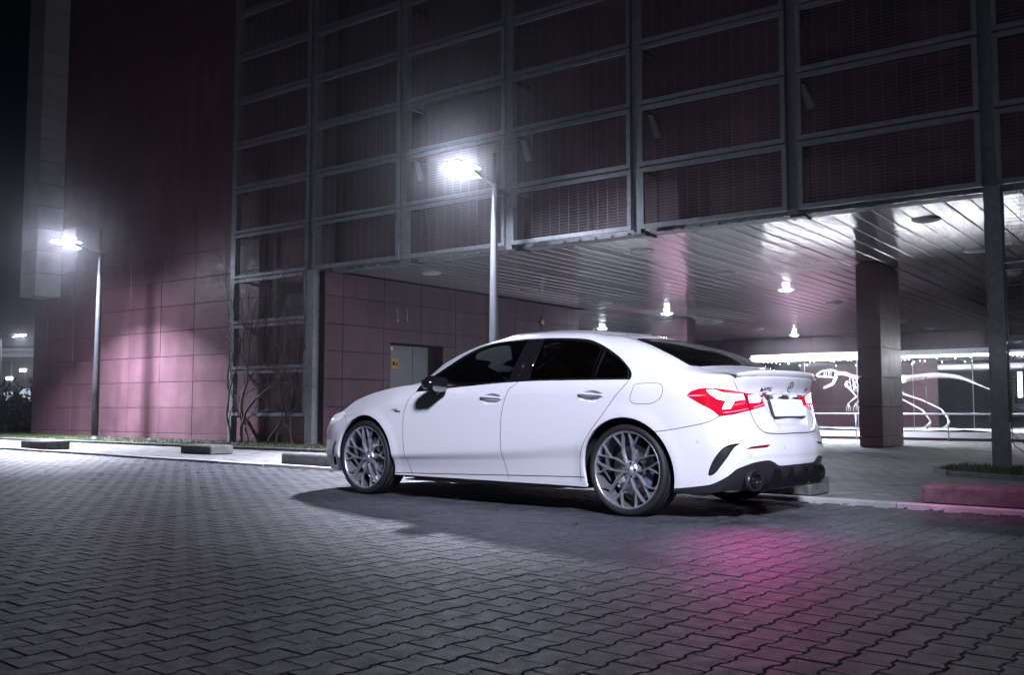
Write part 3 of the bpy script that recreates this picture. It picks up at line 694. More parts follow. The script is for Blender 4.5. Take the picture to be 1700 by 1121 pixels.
# ------------------------------------------------------------------ fallen leaves
lv = MB(); rnd = random.Random(9)
for i in range(90):
    if i < 55: a, b = rnd.uniform(-16, 2.2), .30 + abs(rnd.gauss(0, .10))
    else: a, b = rnd.uniform(-12, 1.5), rnd.uniform(.4, 3.5)
    p = Vector(K(a, b, .004)); r = rnd.uniform(.015, .04); t0 = rnd.uniform(0, 6.28)
    vs = [p + Vector((r * math.cos(t0 + k * 1.05) * (1 if k % 2 else .62), r * math.sin(t0 + k * 1.05) * (1 if k % 2 else .62), rnd.uniform(.0, .014))) for k in range(6)]
    lv.add(vs + [p + Vector((0, 0, .008))], [(k, (k + 1) % 6, 6) for k in range(6)])
tag(lv.build('fallen_leaves', M_leaf), 'dry dead leaves scattered along the kerb and paving', 'leaves', kind='stuff')

# ------------------------------------------------------------------ far left: hedge and a lit building
hd = MB(); rnd = random.Random(2)
for i in range(5200):
    s = rnd.uniform(-26, -11.6); w = 3.5 + rnd.gauss(0, .8); z = abs(rnd.gauss(.55, .45)) + .02
    if z > 1.75: continue
    c = Vector((s, w, z)); r = rnd.uniform(.05, .12); d1 = Vector((rnd.gauss(0, 1), rnd.gauss(0, 1), rnd.gauss(0, 1))).normalized(); d2 = d1.orthogonal().normalized()
    hd.add([c + d1 * r, c + d2 * r * .5, c - d1 * r, c - d2 * r * .5], [(0, 1, 2, 3)])
hg = tag(empty('hedge', BO, BR), 'dark unlit hedge left of the red wall', 'hedge')
hd.build('foliage', M_hedge, hg)
for i in range(7): m = MB(); m.tube([(-13 - i * 1.6, 3.5, .02), (-13 - i * 1.6 + .1, 3.5, 1.0)], [.03, .015], 6); m.build('stem', M_bark, hg)
fb = tag(empty('institute_building', (-52, 96, 0), rad(-8)), 'distant lit building with a pale sign band at the far left', 'building')
m = MB(); m.box((-26, 0, 0), (10.5, 14, 6.9)); m.build('wall', mat('far_wall', (.05, .055, .065), .6), fb)
m = MB(); m.box((-26, -.5, 5.78), (10.6, -.05, 6.6)); m.build('sign_band', mat('far_sign_band', (.5, .52, .56), .5, emit=(.55, .6, .75), estr=.20), fb)
to = link('sign_lettering', text_mesh('UNIWERSYTET JAGI', .40, .02, mat('sign_letter', (.05, .06, .12), .6), align='RIGHT'), fb, (5.15, -.55, 6.2)); to.rotation_euler = (rad(90), 0, 0)
M_fw = mat('far_window', (.015, .018, .022), .15); M_fl = mat('far_window_lit', (.3, .35, .4), .5, emit=(.65, .75, 1), estr=.9); M_fs = mat('far_ceiling_lamp', (1, 1, 1), .5, emit=(1, 1, 1), estr=14)
for i in range(12):
    for k in range(2):
        x0 = 10.0 - (i + 1) * 3.0; m = MB(); m.box((x0, -.06, .6 + k * 2.5), (x0 + 2.75, -.02, 2.95 + k * 2.45)); wv = m.build('window', M_fw, fb)
        m = MB(); m.box((x0 + 1.34, -.10, .6 + k * 2.5), (x0 + 1.42, -.062, 2.95 + k * 2.45)); m.build('mullion', M_grey, wv)
rnd = random.Random(4)
for (x, z, w, h) in ((8.2, 1.2, 1.5, 1.6), (5.2, 1.6, 2.0, 1.2), (3.3, 1.3, 1.2, 1.3), (6.6, 1.1, .6, .5), (1.6, 1.5, 1.0, .8)):
    m = MB(); m.box((x, -.075, z), (x + w, -.063, z + h)); m.build('lit_pane', M_fl, fb)
for (x, z) in ((6.9, 5.1), (5.1, 4.75), (2.0, 3.5), (5.2, 3.4), (3.4, 4.3)):
    m = MB(); m.box((x, -.3, z), (x + .55, -.1, z + .28)); m.build('ceiling_lamp', M_fs, fb)
# ------------------------------------------------------------------ the car: one spline surface, half body, x forward, y left
def car_net():
    sx = [3.10, 2.73, 2.30, 1.70, 1.00, .40, 0.0, -.35, -.58]
    Wt = [.846, .884, .886, .887, .889, .892, .896, .880, .838]
    dy = [-.066, -.054, -.031, -.001, 0, -.010, -.018]
    lcx = [-.6, .36, 1.15, 2.16, 3.1]; lcz = [.53, .503, .432, .372, .33]
    scx = [-.58, -.35, 0, .4, 1.0, 1.7, 2.3, 2.73, 3.1]; scz = [.845, .865, .882, .885, .878, .85, .80, .755, .70]
    import numpy as _n
    cols = []
    # front end c0..c3
    nose = [(3.55, .185), (3.615, .25), (3.648, .33), (3.655, .38), (3.648, .52), (3.60, .645), (3.565, .685), (3.48, .725)]
    for (yy, off, ysc) in ((0, 0, 0), (.30, -.015, .30), (.53, -.075, .53), (.705, -.21, .705)):
        c = []
        for k, (xx, zz) in enumerate(nose):
            yk = ysc * (1 if k < 5 else (1, 1, 1, 1, 1, .985, .965, .91)[k])
            c.append((xx + off, yk, zz))
        cols.append(c)
    for x, w in zip(sx, Wt):
        lc = _n.interp(x, lcx, lcz); sc = _n.interp(x, scx, scz)
        zz = [.185, .25, lc - .48 * (lc - .25), lc + .004, .5 * (lc + sc) + .02, sc - .028, sc + .012]
        if x > 2.6: zz[5] = sc - .05
        c = [(x, w + (d if x > -.2 else (-.066, -.046, -.020, -.004, 0, -.010, -.018)[k]), z) for k, (d, z) in enumerate(zip(dy, zz))]
        cols.append(c)
    top = {4: (3.0, .71, .828), 5: (2.73, .735, .886), 6: (2.30, .77, .94), 7: (1.70, .846, .922), 8: (1.0, .848, .958),
           9: (.40, .849, .961), 10: (0, .848, .958), 11: (-.35, .818, .962), 12: (-.60, .765, .968)}
    for i in range(4, 13): cols[i].append(top[i])
    # shoulder rows pull in on the bonnet shoulder
    for i, k in ((4, .90), (5, .955)):
        for r in (5, 6):
            x, y, z = cols[i][r]; cols[i][r] = (x, y * (k if r == 6 else .5 + .5 * k), z)
    # rear end c13..c16
    rz = [(.09, .20), (.030, .29), (.004, .40), (0, .46), (.025, .60), (.082, .80), (.078, .872), (.045, .972)]
    ysc = [.95, .985, 1.0, 1.0, .975, .93, .915, .87]
    for (x0, y0) in ((-.725, .765), (-.83, .55), (-.880, .28), (-.897, 0)):
        c = []
        for k, (dx, z) in enumerate(rz):
            f = 1.0 if y0 < .7 else .55
            c.append((x0 + dx * f, y0 * ysc[k], z - (.008 if (k == 7 and y0 > .7) else 0)))
        cols.append(c)
    up = {
     0: [(3.0, 0, .885), (2.42, 0, .985), (2.03, 0, 1.162), (1.67, 0, 1.30), (1.42, 0, 1.372), (1.33, 0, 1.392), (1.25, 0, 1.40)],
     1: [(2.98, .25, .885), (2.40, .25, .98), (2.02, .24, 1.16), (1.665, .23, 1.298), (1.41, .22, 1.368), (1.32, .12, 1.391), (1.235, 0, 1.4)],
     2: [(2.93, .42, .882), (2.36, .42, .975), (2.0, .40, 1.157), (1.65, .38, 1.292), (1.40, .36, 1.358), (1.30, .20, 1.389), (1.22, 0, 1.4)],
     3: [(2.85, .53, .88), (2.31, .54, .97), (1.98, .505, 1.153), (1.635, .465, 1.287), (1.385, .43, 1.35), (1.285, .24, 1.387), (1.205, 0, 1.4)],
     4: [(2.72, .61, .898), (2.27, .62, .967), (1.965, .58, 1.148), (1.62, .53, 1.28), (1.37, .48, 1.341), (1.27, .265, 1.385), (1.19, 0, 1.4)],
     5: [(2.50, .67, .932), (2.23, .685, .965), (1.945, .635, 1.142), (1.61, .582, 1.272), (1.35, .51, 1.333), (1.255, .28, 1.384), (1.17, 0, 1.4)],
     6: [(2.24, .745, .952), (2.15, .74, .972), (1.915, .68, 1.118), (1.585, .632, 1.252), (1.32, .538, 1.327), (1.24, .29, 1.383), (1.14, 0, 1.4)],
     7: [(1.70, .832, .952), (1.71, .812, 1.0), (1.68, .74, 1.128), (1.43, .66, 1.262), (1.25, .557, 1.329), (1.18, .30, 1.384), (1.08, 0, 1.4)],
     8: [(1.0, .838, .985), (1.0, .822, 1.025), (1.0, .752, 1.15), (1.0, .668, 1.275), (.98, .562, 1.340), (.95, .30, 1.384), (.95, 0, 1.397)],
     9: [(.40, .838, .988), (.40, .820, 1.025), (.42, .748, 1.148), (.48, .660, 1.265), (.55, .556, 1.326), (.65, .30, 1.366), (.72, 0, 1.381)],
     10: [(0, .833, .988), (.02, .812, 1.022), (.12, .738, 1.135), (.27, .648, 1.236), (.38, .55, 1.296), (.52, .29, 1.348), (.62, 0, 1.371)],
     11: [(-.33, .794, 1.0), (-.31, .760, 1.035), (-.14, .692, 1.142), (.07, .612, 1.232), (.23, .54, 1.281), (.42, .285, 1.334), (.55, 0, 1.362)],
     12: [(-.53, .735, .996), (-.43, .680, 1.033), (-.20, .618, 1.145), (.04, .566, 1.233), (.19, .512, 1.278), (.38, .27, 1.326), (.50, 0, 1.356)],
     13: [(-.58, .62, 1.003), (-.475, .57, 1.038), (-.22, .54, 1.158), (.04, .505, 1.245), (.18, .46, 1.282), (.35, .25, 1.322), (.46, 0, 1.352)],
     14: [(-.64, .43, 1.013), (-.50, .41, 1.047), (-.23, .39, 1.172), (.05, .36, 1.257), (.18, .33, 1.290), (.32, .18, 1.321), (.42, 0, 1.347)],
     15: [(-.66, .22, 1.02), (-.515, .21, 1.053), (-.235, .20, 1.182), (.055, .18, 1.266), (.18, .165, 1.297), (.295, .09, 1.322), (.385, 0, 1.341)],
     16: [(-.67, 0, 1.022), (-.52, 0, 1.055), (-.235, 0, 1.186), (.06, 0, 1.270), (.18, 0, 1.300), (.27, 0, 1.319), (.35, 0, 1.336)]}
    for i in range(17): cols[i] += up[i]
    return _n.array(cols)          # 17 x 15 x 3

NET = car_net()
SK = np.concatenate([[0], np.cumsum(np.linalg.norm(np.diff(NET[:, 4], axis=0), axis=1))])

def _tang(e):
    """modified Akima tangents from slopes e (..., n, 3): n-3 inner tangents"""
    w1 = np.abs(e[..., 3:, :] - e[..., 2:-1, :]) + np.abs(e[..., 3:, :] + e[..., 2:-1, :]) / 2
    w2 = np.abs(e[..., 1:-2, :] - e[..., :-3, :]) + np.abs(e[..., 1:-2, :] + e[..., :-3, :]) / 2
    return (w1 * e[..., 1:-2, :] + w2 * e[..., 2:-1, :]) / (w1 + w2 + 1e-12)
_m = np.array([1, -1, 1.])
NET2 = np.concatenate([NET[2:3] * _m, NET[1:2] * _m, NET, NET[15:16] * _m, NET[14:15] * _m], 0)     # mirrored over the centre line at both ends
K2 = np.concatenate([[-SK[2], -SK[1]], SK, [2 * SK[16] - SK[15], 2 * SK[16] - SK[14]]])
_d = np.diff(NET2, axis=1); _d0 = 2 * _d[:, :1] - _d[:, 1:2]; _dn = 2 * _d[:, -1:] - _d[:, -2:-1]
TNET = _tang(np.concatenate([2 * _d0 - _d[:, :1], _d0, _d, _dn, 2 * _dn - _d[:, -1:]], 1))
_W6 = np.arange(-2, 4)
def _herm(a, b, ta, tb, u, h):
    return (2 * u**3 - 3 * u**2 + 1) * a + (u**3 - 2 * u**2 + u) * h * ta + (-2 * u**3 + 3 * u**2) * b + (u**3 - u**2) * h * tb
def _base(s, t):
    i = np.clip(np.searchsorted(K2, s, side='right') - 1, 2, 17); k = np.clip(np.floor(t).astype(int), 0, 13)
    col = i[:, None] + _W6; kk = k[:, None]; u = (t - k)[:, None, None]
    C = _herm(NET2[col, kk], NET2[col, kk + 1], TNET[col, kk], TNET[col, kk + 1], u, 1.0)           # n x 6 x 3
    d = np.diff(C, axis=1) / np.diff(K2[col], axis=1)[..., None]
    T = _tang(d); h = (K2[i + 1] - K2[i])[:, None]; v = ((s - K2[i])[:, None]) / h
    return _herm(C[:, 2], C[:, 3], T[:, 0], T[:, 1], v, h)

def smooth(a, b, x): 
    u = np.clip((x - a) / (b - a), 0, 1); return u * u * (3 - 2 * u)

def surf0(s, t):
    s = np.asarray(s, float); t = np.asarray(t, float)
    out = np.empty((len(s), 3))
    for k in range(0, len(s), 20000): out[k:k+20000] = _base(s[k:k+20000], t[k:k+20000])
    return out

def displace(P):
    """small forms pressed into the sheet: (outward distance in metres) by position"""
    x, y, z = P.T; d = np.zeros(len(P))
    for ax in (0, 2.729):                                            # flared arch lips
        r = np.hypot(x - ax, z - .318)
        side = smooth(.72, .80, y) 
        d += side * .006 * smooth(.47, .385, r)
    rear = smooth(-.60, -.70, x)
    # plate recess in the boot lid
    hw = .335 - .10 * smooth(.82, .60, z)
    m = smooth(hw + .025, hw - .03, np.abs(y)) * smooth(.615, .66, z) * smooth(.862, .842, z)
    d -= rear * .030 * m
    # tuck above the diffuser
    d -= rear * .012 * smooth(.66, .60, np.abs(y)) * smooth(.60, .54, z) * smooth(.36, .42, z) * 0.5
    # handle cups in the doors
    for hx, hz in ((1.235, .828), (.285, .842)):
        r2 = ((x - hx) / .095)**2 + ((z - hz) / .038)**2
        d -= smooth(.7, .8, y) * .022 * smooth(1.15, .35, r2)
    return d

def surf(s, t):
    """point and normal of the finished sheet"""
    P = surf0(s, t); e = 1e-3; et = 4e-3
    s1 = surf0(s + e, t); s0 = surf0(s - e, t)
    tt1 = np.minimum(t + et, 14.); tt0 = np.maximum(t - et, 0.)
    t1 = surf0(s, tt1); t0 = surf0(s, tt0)
    def nrm(a1, a0, b1, b0):
        n = np.cross(a1 - a0, b1 - b0); return n / (np.linalg.norm(n, axis=1, keepdims=True) + 1e-15)
    N = nrm(s1, s0, t1, t0)
    f = lambda Q: Q + N * displace(Q)[:, None]
    N2 = nrm(f(s1), f(s0), f(t1), f(t0))
    return f(P), N2
# ------------------------------------------------------------------ cutting the sheet into panels
CAR_O = Vector((1.3497, 7.4180, 0)); CAR_R = rad(90 + 50.02)
TS = .11                                                     # metric-ish scale of the t parameter
_gs = np.linspace(0, SK[-1], 240); _gt = np.linspace(0, 14, 200)
_S, _T = np.meshgrid(_gs, _gt, indexing='ij'); _S = _S.ravel(); _T = _T.ravel(); _G = surf0(_S, _T)
def inv(P, it=5):
    """nearest (s,t) on the sheet to given points"""
    P = np.atleast_2d(np.asarray(P, float)); st = np.empty((len(P), 2))
    for k in range(0, len(P), 200):
        d = ((P[k:k+200, None, :] - _G[None]) ** 2).sum(2); i = d.argmin(1); st[k:k+200, 0] = _S[i]; st[k:k+200, 1] = _T[i]
    for _ in range(it):
        e, et = 1e-3, 4e-3
        s, t = st[:, 0], np.clip(st[:, 1], et, 14 - et); s = np.clip(s, e, SK[-1] - e)
        p = surf0(s, t); ds = (surf0(s + e, t) - surf0(s - e, t)) / (2 * e); dt = (surf0(s, t + et) - surf0(s, t - et)) / (2 * et)
        r = P - p; a = (ds * ds).sum(1); b = (ds * dt).sum(1); c = (dt * dt).sum(1); u = (r * ds).sum(1); v = (r * dt).sum(1); D = a * c - b * b + 1e-12
        st[:, 0] = np.clip(s + np.clip((c * u - b * v) / D, -.05, .05), 0, SK[-1]); st[:, 1] = np.clip(t + np.clip((a * v - b * u) / D, -.4, .4), 0, 14)
    c0 = np.abs(P[:, 1]) < 1e-6; st[c0, 0] = np.where(st[c0, 0] < SK[-1] / 2, 0, SK[-1])      # points on the centre line
    return st
def resample(pts, step=.012, closed=False):
    P = np.array(pts, float)
    if closed: P = np.vstack([P, P[:1]])
    n = len(P); out = [P[0]]
    for i in range(n - 1):
        k = max(1, int(np.ceil(np.linalg.norm(P[i + 1] - P[i]) / step)))
        for q in range(1, k + 1): out.append(P[i] + (P[i + 1] - P[i]) * q / k)
    return np.array(out[:-1] if closed else out)
def curve(pts, n=6, closed=False):
    """Catmull-Rom through the points"""
    P = [np.array(p, float) for p in pts]; N = len(P); out = []
    for i in range(N if closed else N - 1):
        g = (lambda j: P[j % N]) if closed else (lambda j: P[min(max(j, 0), N - 1)])
        p0, p1, p2, p3 = g(i - 1), g(i), g(i + 1), g(i + 2)
        for k in range(n):
            t = k / n; out.append(.5 * (2 * p1 + (p2 - p0) * t + (2 * p0 - 5 * p1 + 4 * p2 - p3) * t**2 + (3 * p1 - p0 - 3 * p2 + p3) * t**3))
    if not closed: out.append(P[-1])
    return np.array(out)
def side_pts(xz, y=.86): return [(x, y, z) for x, z in xz]

REG = []        # (name, polygon in (s, t*TS))
def region(name, pts3, smooth_n=0, step=.012, floor=None):
    c = np.array(pts3) if floor else (curve(pts3, smooth_n, True) if smooth_n else resample(pts3, step, True))
    st = inv(c); st[:, 1] *= TS
    if floor: st = np.vstack([st, [(st[-1, 0], 0), (st[0, 0], 0)] if floor == 1 else floor])
    REG.append((name, st))
SEAM = []
def seam(pts3, w=.0048, smooth_n=5, name='panel_gap'):
    c = curve(pts3, smooth_n) if smooth_n else np.array(pts3, float)
    c = resample(c, .014)
    st = inv(c); P, N = surf(st[:, 0], st[:, 1])
    Tn = np.gradient(P, axis=0); Tn /= np.linalg.norm(Tn, axis=1, keepdims=True) + 1e-12
    X = np.cross(N, Tn); a = inv(P + X * w / 2); b = inv(P - X * w / 2)
    a[:, 1] *= TS; b[:, 1] *= TS; SEAM.append((name, a, b))

def arc(cx, cz, r, a0, a1, n): return [(cx + r * math.cos(a0 + (a1 - a0) * i / n), cz + r * math.sin(a0 + (a1 - a0) * i / n)) for i in range(n + 1)]
AR = .374
def arch_poly(cx, y):
    p = arc(cx, .315, AR, rad(-19.5), rad(199.5), 60)
    P = np.array([(x, y, z) for x, z in p])
    for _ in range(4):                                         # slide on to the sheet so x and z stay put
        st = inv(P); P[:, 1] = surf0(st[:, 0], st[:, 1])[:, 1]
    return P
region('rear_arch', arch_poly(0, .88), floor=1); region('front_arch', arch_poly(2.729, .85), floor=1)
DLO = [(2.118, .838, .886), (2.107, .763, .968), (1.96, .744, 1.042), (1.8, .721, 1.126), (1.667, .683, 1.2), (1.533, .655, 1.252), (1.38, .640, 1.281), (1.141, .642, 1.293), (.91, .646, 1.295),
       (.728, .645, 1.290), (.534, .650, 1.277), (.408, .663, 1.253), (.274, .694, 1.199), (.124, .749, 1.121), (.038, .788, 1.061), (-.012, .813, 1.018), (-.034, .835, .983), (-.030, .852, .952)]
belt = [(.327, .852, .955), (.751, .85, .957), (1.085, .851, .950), (1.509, .849, .927), (1.843, .848, .904)]
dl = np.vstack([curve(DLO[1:], 5), curve([DLO[-1]] + belt + [DLO[0]], 4)[1:]])
region('window_trim', dl)
CHR = [(1.921, .756, 1.04), (1.785, .737, 1.11), (1.648, .704, 1.184), (1.508, .677, 1.237), (1.363, .658, 1.268), (1.127, .659, 1.280), (.90, .662, 1.281), (.713, .666, 1.273), (.517, .673, 1.257),
       (.394, .688, 1.229), (.259, .717, 1.175), (.114, .763, 1.101), (.036, .795, 1.05), (.004, .822, 1.005), (-.004, .842, .969)]
def glass_poly(x0, x1, top, zb, xb0, xb1):
    """cut of the glass band between two slanted edges: (x at top, x at bottom)"""
    c = curve(top, 6)
    lo, hi = [], []
    pts = [p for p in c if (xb1 + (x1 - xb1) * min(1, (p[2] - .96) / .30)) < p[0] < (xb0 + (x0 - xb0) * min(1, (p[2] - .96) / .30))]
    return pts
ctop = curve([(2.03, .775, .975)] + CHR, 8)
def between(xa_t, xa_b, xb_t, xb_b, base):
    """points of the chrome line between two slanted pillars (front edge a, rear edge b; x at z 1.28 and at z .96)"""
    f = lambda xt, xb, z: xb + (xt - xb) * (z - .96) / .32
    p = [q for q in ctop if f(xb_t, xb_b, q[2]) < q[0] < f(xa_t, xa_b, q[2])]
    return p + base
region('front_glass', np.array(between(9, 9, 1.030, 1.082, [(1.082, .845, .967), (1.50, .842, .944), (1.82, .838, .923), (2.0, .83, .912)])))
region('rear_glass', np.array(between(.895, .885, .300, .306, [(.306, .844, .972), (.6, .843, .973), (.885, .843, .972)])))
region('quarter_glass', np.array(between(.272, .276, -9, -9, [(.005, .843, .968), (.15, .844, .970), (.276, .844, .972)])))
region('quarter_strip', [(.298, .706, 1.192), (.274, .716, 1.184), (.279, .843, .974), (.303, .843, .974)])
region('fuel_flap', [(-.053, .89, .812), (-.066, .881, .876), (-.085, .867, .915), (-.164, .858, .924), (-.265, .850, .919), (-.297, .861, .893), (-.296, .874, .836), (-.262, .88, .801), (-.205, .885, .782), (-.09, .891, .784)], 5)
# tail lamp and its lit bars
LAMP = [(-.478, .853, .836), (-.502, .842, .862), (-.55, .823, .881), (-.632, .777, .884), (-.694, .674, .874), (-.74, .541, .857), (-.763, .44, .846), (-.782, .318, .838), (-.797, .318, .772), (-.768, .508, .737), (-.728, .659, .711), (-.674, .768, .698), (-.643, .795, .733), (-.547, .841, .795)]
region('tail_lamp', LAMP)
region('lamp_bar', [(-.600, .806, .870), (-.632, .777, .876), (-.676, .713, .854), (-.735, .552, .847), (-.741, .534, .808), (-.712, .628, .802), (-.705, .680, .748), (-.676, .740, .744), (-.683, .700, .800), (-.652, .758, .812), (-.618, .797, .846)])
region('lamp_bar_inner', [(-.75, .500, .838), (-.771, .40, .840), (-.780, .366, .820), (-.777, .39, .792), (-.755, .494, .787)])
region('lamp_fin', [(-.478, .853, .834), (-.52, .846, .838), (-.57, .826, .838), (-.60, .812, .836), (-.57, .826, .833), (-.52, .846, .831)])
region('reflector', [(-.79, .640, .478), (-.809, .584, .496), (-.853, .386, .507), (-.848, .430, .487)])
VENT = [(-.602, .80, .312), (-.632, .797, .398), (-.688, .791, .474), (-.728, .752, .509), (-.772, .678, .518), (-.75, .73, .484), (-.685, .782, .369), (-.640, .792, .317)]
region('bumper_vent', VENT, 4)
BLOW = [(-.372, .843, .209), (-.503, .816, .226), (-.608, .794, .245), (-.678, .771, .278), (-.736, .733, .324), (-.763, .698, .354), (-.806, .602, .383), (-.83, .515, .396), (-.853, .412, .399), (-.862, .355, .385), (-.868, .28, .359), (-.886, .10, .358), (-.888, 0, .358)]
region('diffuser', curve([(-.30, .85, .203)] + BLOW, 5), floor=[(SK[-1], 0), (inv([(-.30, .85, .2)])[0, 0], 0)])
region('rear_window', [(.125, .535, 1.262), (-.166, .625, 1.150), (-.40, .668, 1.040), (-.455, .62, 1.042), (-.485, .45, 1.050), (-.505, .2, 1.058), (-.512, 0, 1.060), (.10, 0, 1.281), (.105, .25, 1.276)], 0)
region('windscreen', [(2.385, 0, .997), (2.365, .25, .995), (2.32, .43, .992), (2.255, .58, .988), (2.215, .655, .985), (1.93, .612, 1.143), (1.61, .56, 1.272), (1.425, .495, 1.325), (1.44, .35, 1.352), (1.45, .2, 1.360), (1.455, 0, 1.363)], 0)
region('headlight', [(3.345, .735, .60), (3.40, .66, .635), (3.405, .60, .69), (3.30, .655, .722), (3.19, .715, .725), (3.10, .765, .685), (3.16, .79, .645), (3.26, .77, .61)], 4)
region('front_vent', [(3.22, .785, .225), (3.262, .765, .232), (3.19, .825, .42), (3.15, .845, .455), (3.115, .852, .45), (3.15, .838, .40)], 0)
# seams
seam([(2.085, .83, .905), (2.118, .845, .880), (2.16, .862, .845), (2.20, .878, .759), (2.219, .883, .69), (2.221, .887, .577), (2.214, .884, .464), (2.195, .855, .30), (2.17, .839, .200), (2.168, .838, .186)])
seam([(.97, .846, .972), (.985, .851, .954), (1.015, .858, .93), (1.063, .869, .897), (1.095, .881, .822), (1.117, .886, .746), (1.129, .888, .66), (1.132, .889, .56), (1.131, .879, .441), (1.122, .858, .339), (1.10, .849, .222), (1.098, .848, .21)])
seam([(-.018, .845, .968), (-.024, .852, .950), (.01, .876, .902), (.077, .888, .829), (.190, .897, .689), (.285, .898, .58), (.350, .885, .488), (.388, .872, .407), (.402, .861, .313), (.405, .856, .24), (.405, .853, .22)])
seam([(2.42, .835, .197), (2.0, .839, .206), (1.687, .842, .214), (1.174, .848, .229), (.795, .852, .240), (.30, .863, .252)], .007)
seam([(-.20, .893, .588), (-.334, .879, .602), (-.446, .867, .622), (-.583, .837, .650), (-.640, .805, .672), (-.677, .765, .702)])
seam([(-.733, .575, .845), (-.725, .585, .860), (-.715, .615, .90), (-.675, .64, .965), (-.60, .645, .998), (-.50, .655, 1.025), (-.43, .662, 1.036), (-.38, .64, 1.048)])
seam([(-.7395, .545, .853), (-.749, .512, .80), (-.766, .515, .738)], .006, 0)
seam([(-.766, .513, .740), (-.787, .505, .674), (-.812, .482, .625), (-.838, .420, .587), (-.86, .28, .577), (-.872, .12, .576), (-.874, 0, .576)], .007)
seam([(.07, .525, 1.248), (.128, .535, 1.262), (.30, .51, 1.300), (.6, .515, 1.344), (1.0, .515, 1.357), (1.3, .505, 1.342), (1.425, .497, 1.327), (1.48, .485, 1.312)], .012)
seam([(2.17, .635, 1.01), (2.215, .665, .983), (2.26, .70, .958), (2.5, .705, .925), (2.8, .69, .885), (3.05, .655, .825), (3.25, .63, .765), (3.32, .62, .735), (3.35, .62, .70)])
seam([(3.37, .66, .67), (3.40, .61, .695), (3.45, .45, .716), (3.49, .25, .718), (3.503, 0, .718)])
seam([(3.15, .755, .68), (3.10, .775, .678), (3.06, .82, .66), (3.0, .86, .62), (2.93, .875, .59)])
seam([(2.04, .785, .965), (2.09, .768, .966), (2.14, .752, .966), (2.20, .735, .962), (2.28, .70, .957)], .004)
FLAP = [(-.053, .89, .812), (-.066, .881, .876), (-.085, .867, .915), (-.164, .858, .924), (-.265, .850, .919), (-.297, .861, .893), (-.296, .874, .836), (-.262, .88, .801), (-.205, .885, .782), (-.09, .891, .784)]
seam(np.vstack([curve(FLAP, 5, True), [FLAP[0]]]), .004, 0)
# ---- triangulate
def cut_sheet(NS=190, NT=140):
    pts, faces, names = [], [], []
    for nm, poly in REG:
        b = len(pts); pts += [tuple(p) for p in poly]; ar = np.sum(poly[:, 0] * np.roll(poly[:, 1], -1) - poly[:, 1] * np.roll(poly[:, 0], -1)); idx = list(range(b, b + len(poly))); faces.append(idx if ar > 0 else idx[::-1]); names.append(nm)
    for nm, a, c in SEAM:
        b = len(pts); n = len(a); pts += [tuple(p) for p in a] + [tuple(p) for p in c]
        for i in range(n - 1):
            for idx in ([b + i, b + i + 1, b + n + i + 1], [b + i, b + n + i + 1, b + n + i]):
                q = np.array([pts[j] for j in idx]); ar = np.sum(q[:, 0] * np.roll(q[:, 1], -1) - q[:, 1] * np.roll(q[:, 0], -1))
                if abs(ar) < 2e-8: continue
                faces.append(idx if ar > 0 else idx[::-1]); names.append(nm)
    # even grid, denser where the form turns
    gs = np.interp(np.linspace(0, 1, NS), np.linspace(0, 1, len(SK)) * .35 + .65 * SK / SK[-1], SK)
    gt = np.linspace(0, 14, NT)
    for s in gs:
        for t in gt: pts.append((s, t * TS))
    v, e, f, ov, oe, of = delaunay_2d_cdt([Vector(p) for p in pts], [], faces, 0, 1e-6, True)
    v = np.array([tuple(q) for q in v]); f = np.array(f, int)
    reg = [sorted(set(names[k] for k in o)) for o in of]
    return v, f, reg
_V, _F, _R = cut_sheet()
_s = _V[:, 0]; _t = np.clip(_V[:, 1] / TS, 0, 14)
SP, SN = surf(_s, _t)
PRI = ['rear_arch', 'front_arch', 'panel_gap', 'lamp_bar', 'lamp_bar_inner', 'lamp_fin', 'tail_lamp', 'reflector', 'bumper_vent', 'diffuser', 'quarter_strip', 'front_glass', 'rear_glass', 'quarter_glass', 'window_trim', 'fuel_flap', 'rear_window', 'windscreen', 'headlight', 'front_vent']
cls = np.array([next((p for p in PRI if p in r), '') for r in _R], dtype=object)
# split lamps at the boot seam, then flood-fill the painted remainder into panels
cen = SP[_F].mean(1)
paint = np.where(cls == '')[0]; edge = {}
for k in paint:
    a, b, c = _F[k]
    for e in ((a, b), (b, c), (c, a)): edge.setdefault((min(e), max(e)), []).append(k)
adj = {k: [] for k in paint}
for e, ks in edge.items():
    if len(ks) == 2: adj[ks[0]].append(ks[1]); adj[ks[1]].append(ks[0])
comp = {}; ncomp = 0
for k in paint:
    if k in comp: continue
    st = [k]; comp[k] = ncomp
    while st:
        q = st.pop()
        for r in adj[q]:
            if r not in comp: comp[r] = ncomp; st.append(r)
    ncomp += 1
seeds = {'front_door': (1.6, .885, .6), 'rear_door': (.7, .89, .6), 'front_fender': (2.45, .88, .72), 'quarter_panel': (-.2, .86, .75), 'sill': (1.4, .835, .2), 'rear_bumper': (-.88, .1, .48),
         'boot_lid': (-.83, .1, .93), 'roof': (.9, .2, 1.39), 'bonnet': (2.9, .2, .9), 'front_bumper': (3.64, .1, .45)}
cname = {}
for nm, p in seeds.items():
    k = paint[np.argmin(((cen[paint] - np.array(p))**2).sum(1))]
    if comp[k] in cname: print('CAR SEAM LEAK', nm, cname[comp[k]])
    cname.setdefault(comp[k], nm)
for k in paint: cls[k] = cname.get(comp[k], 'quarter_panel')
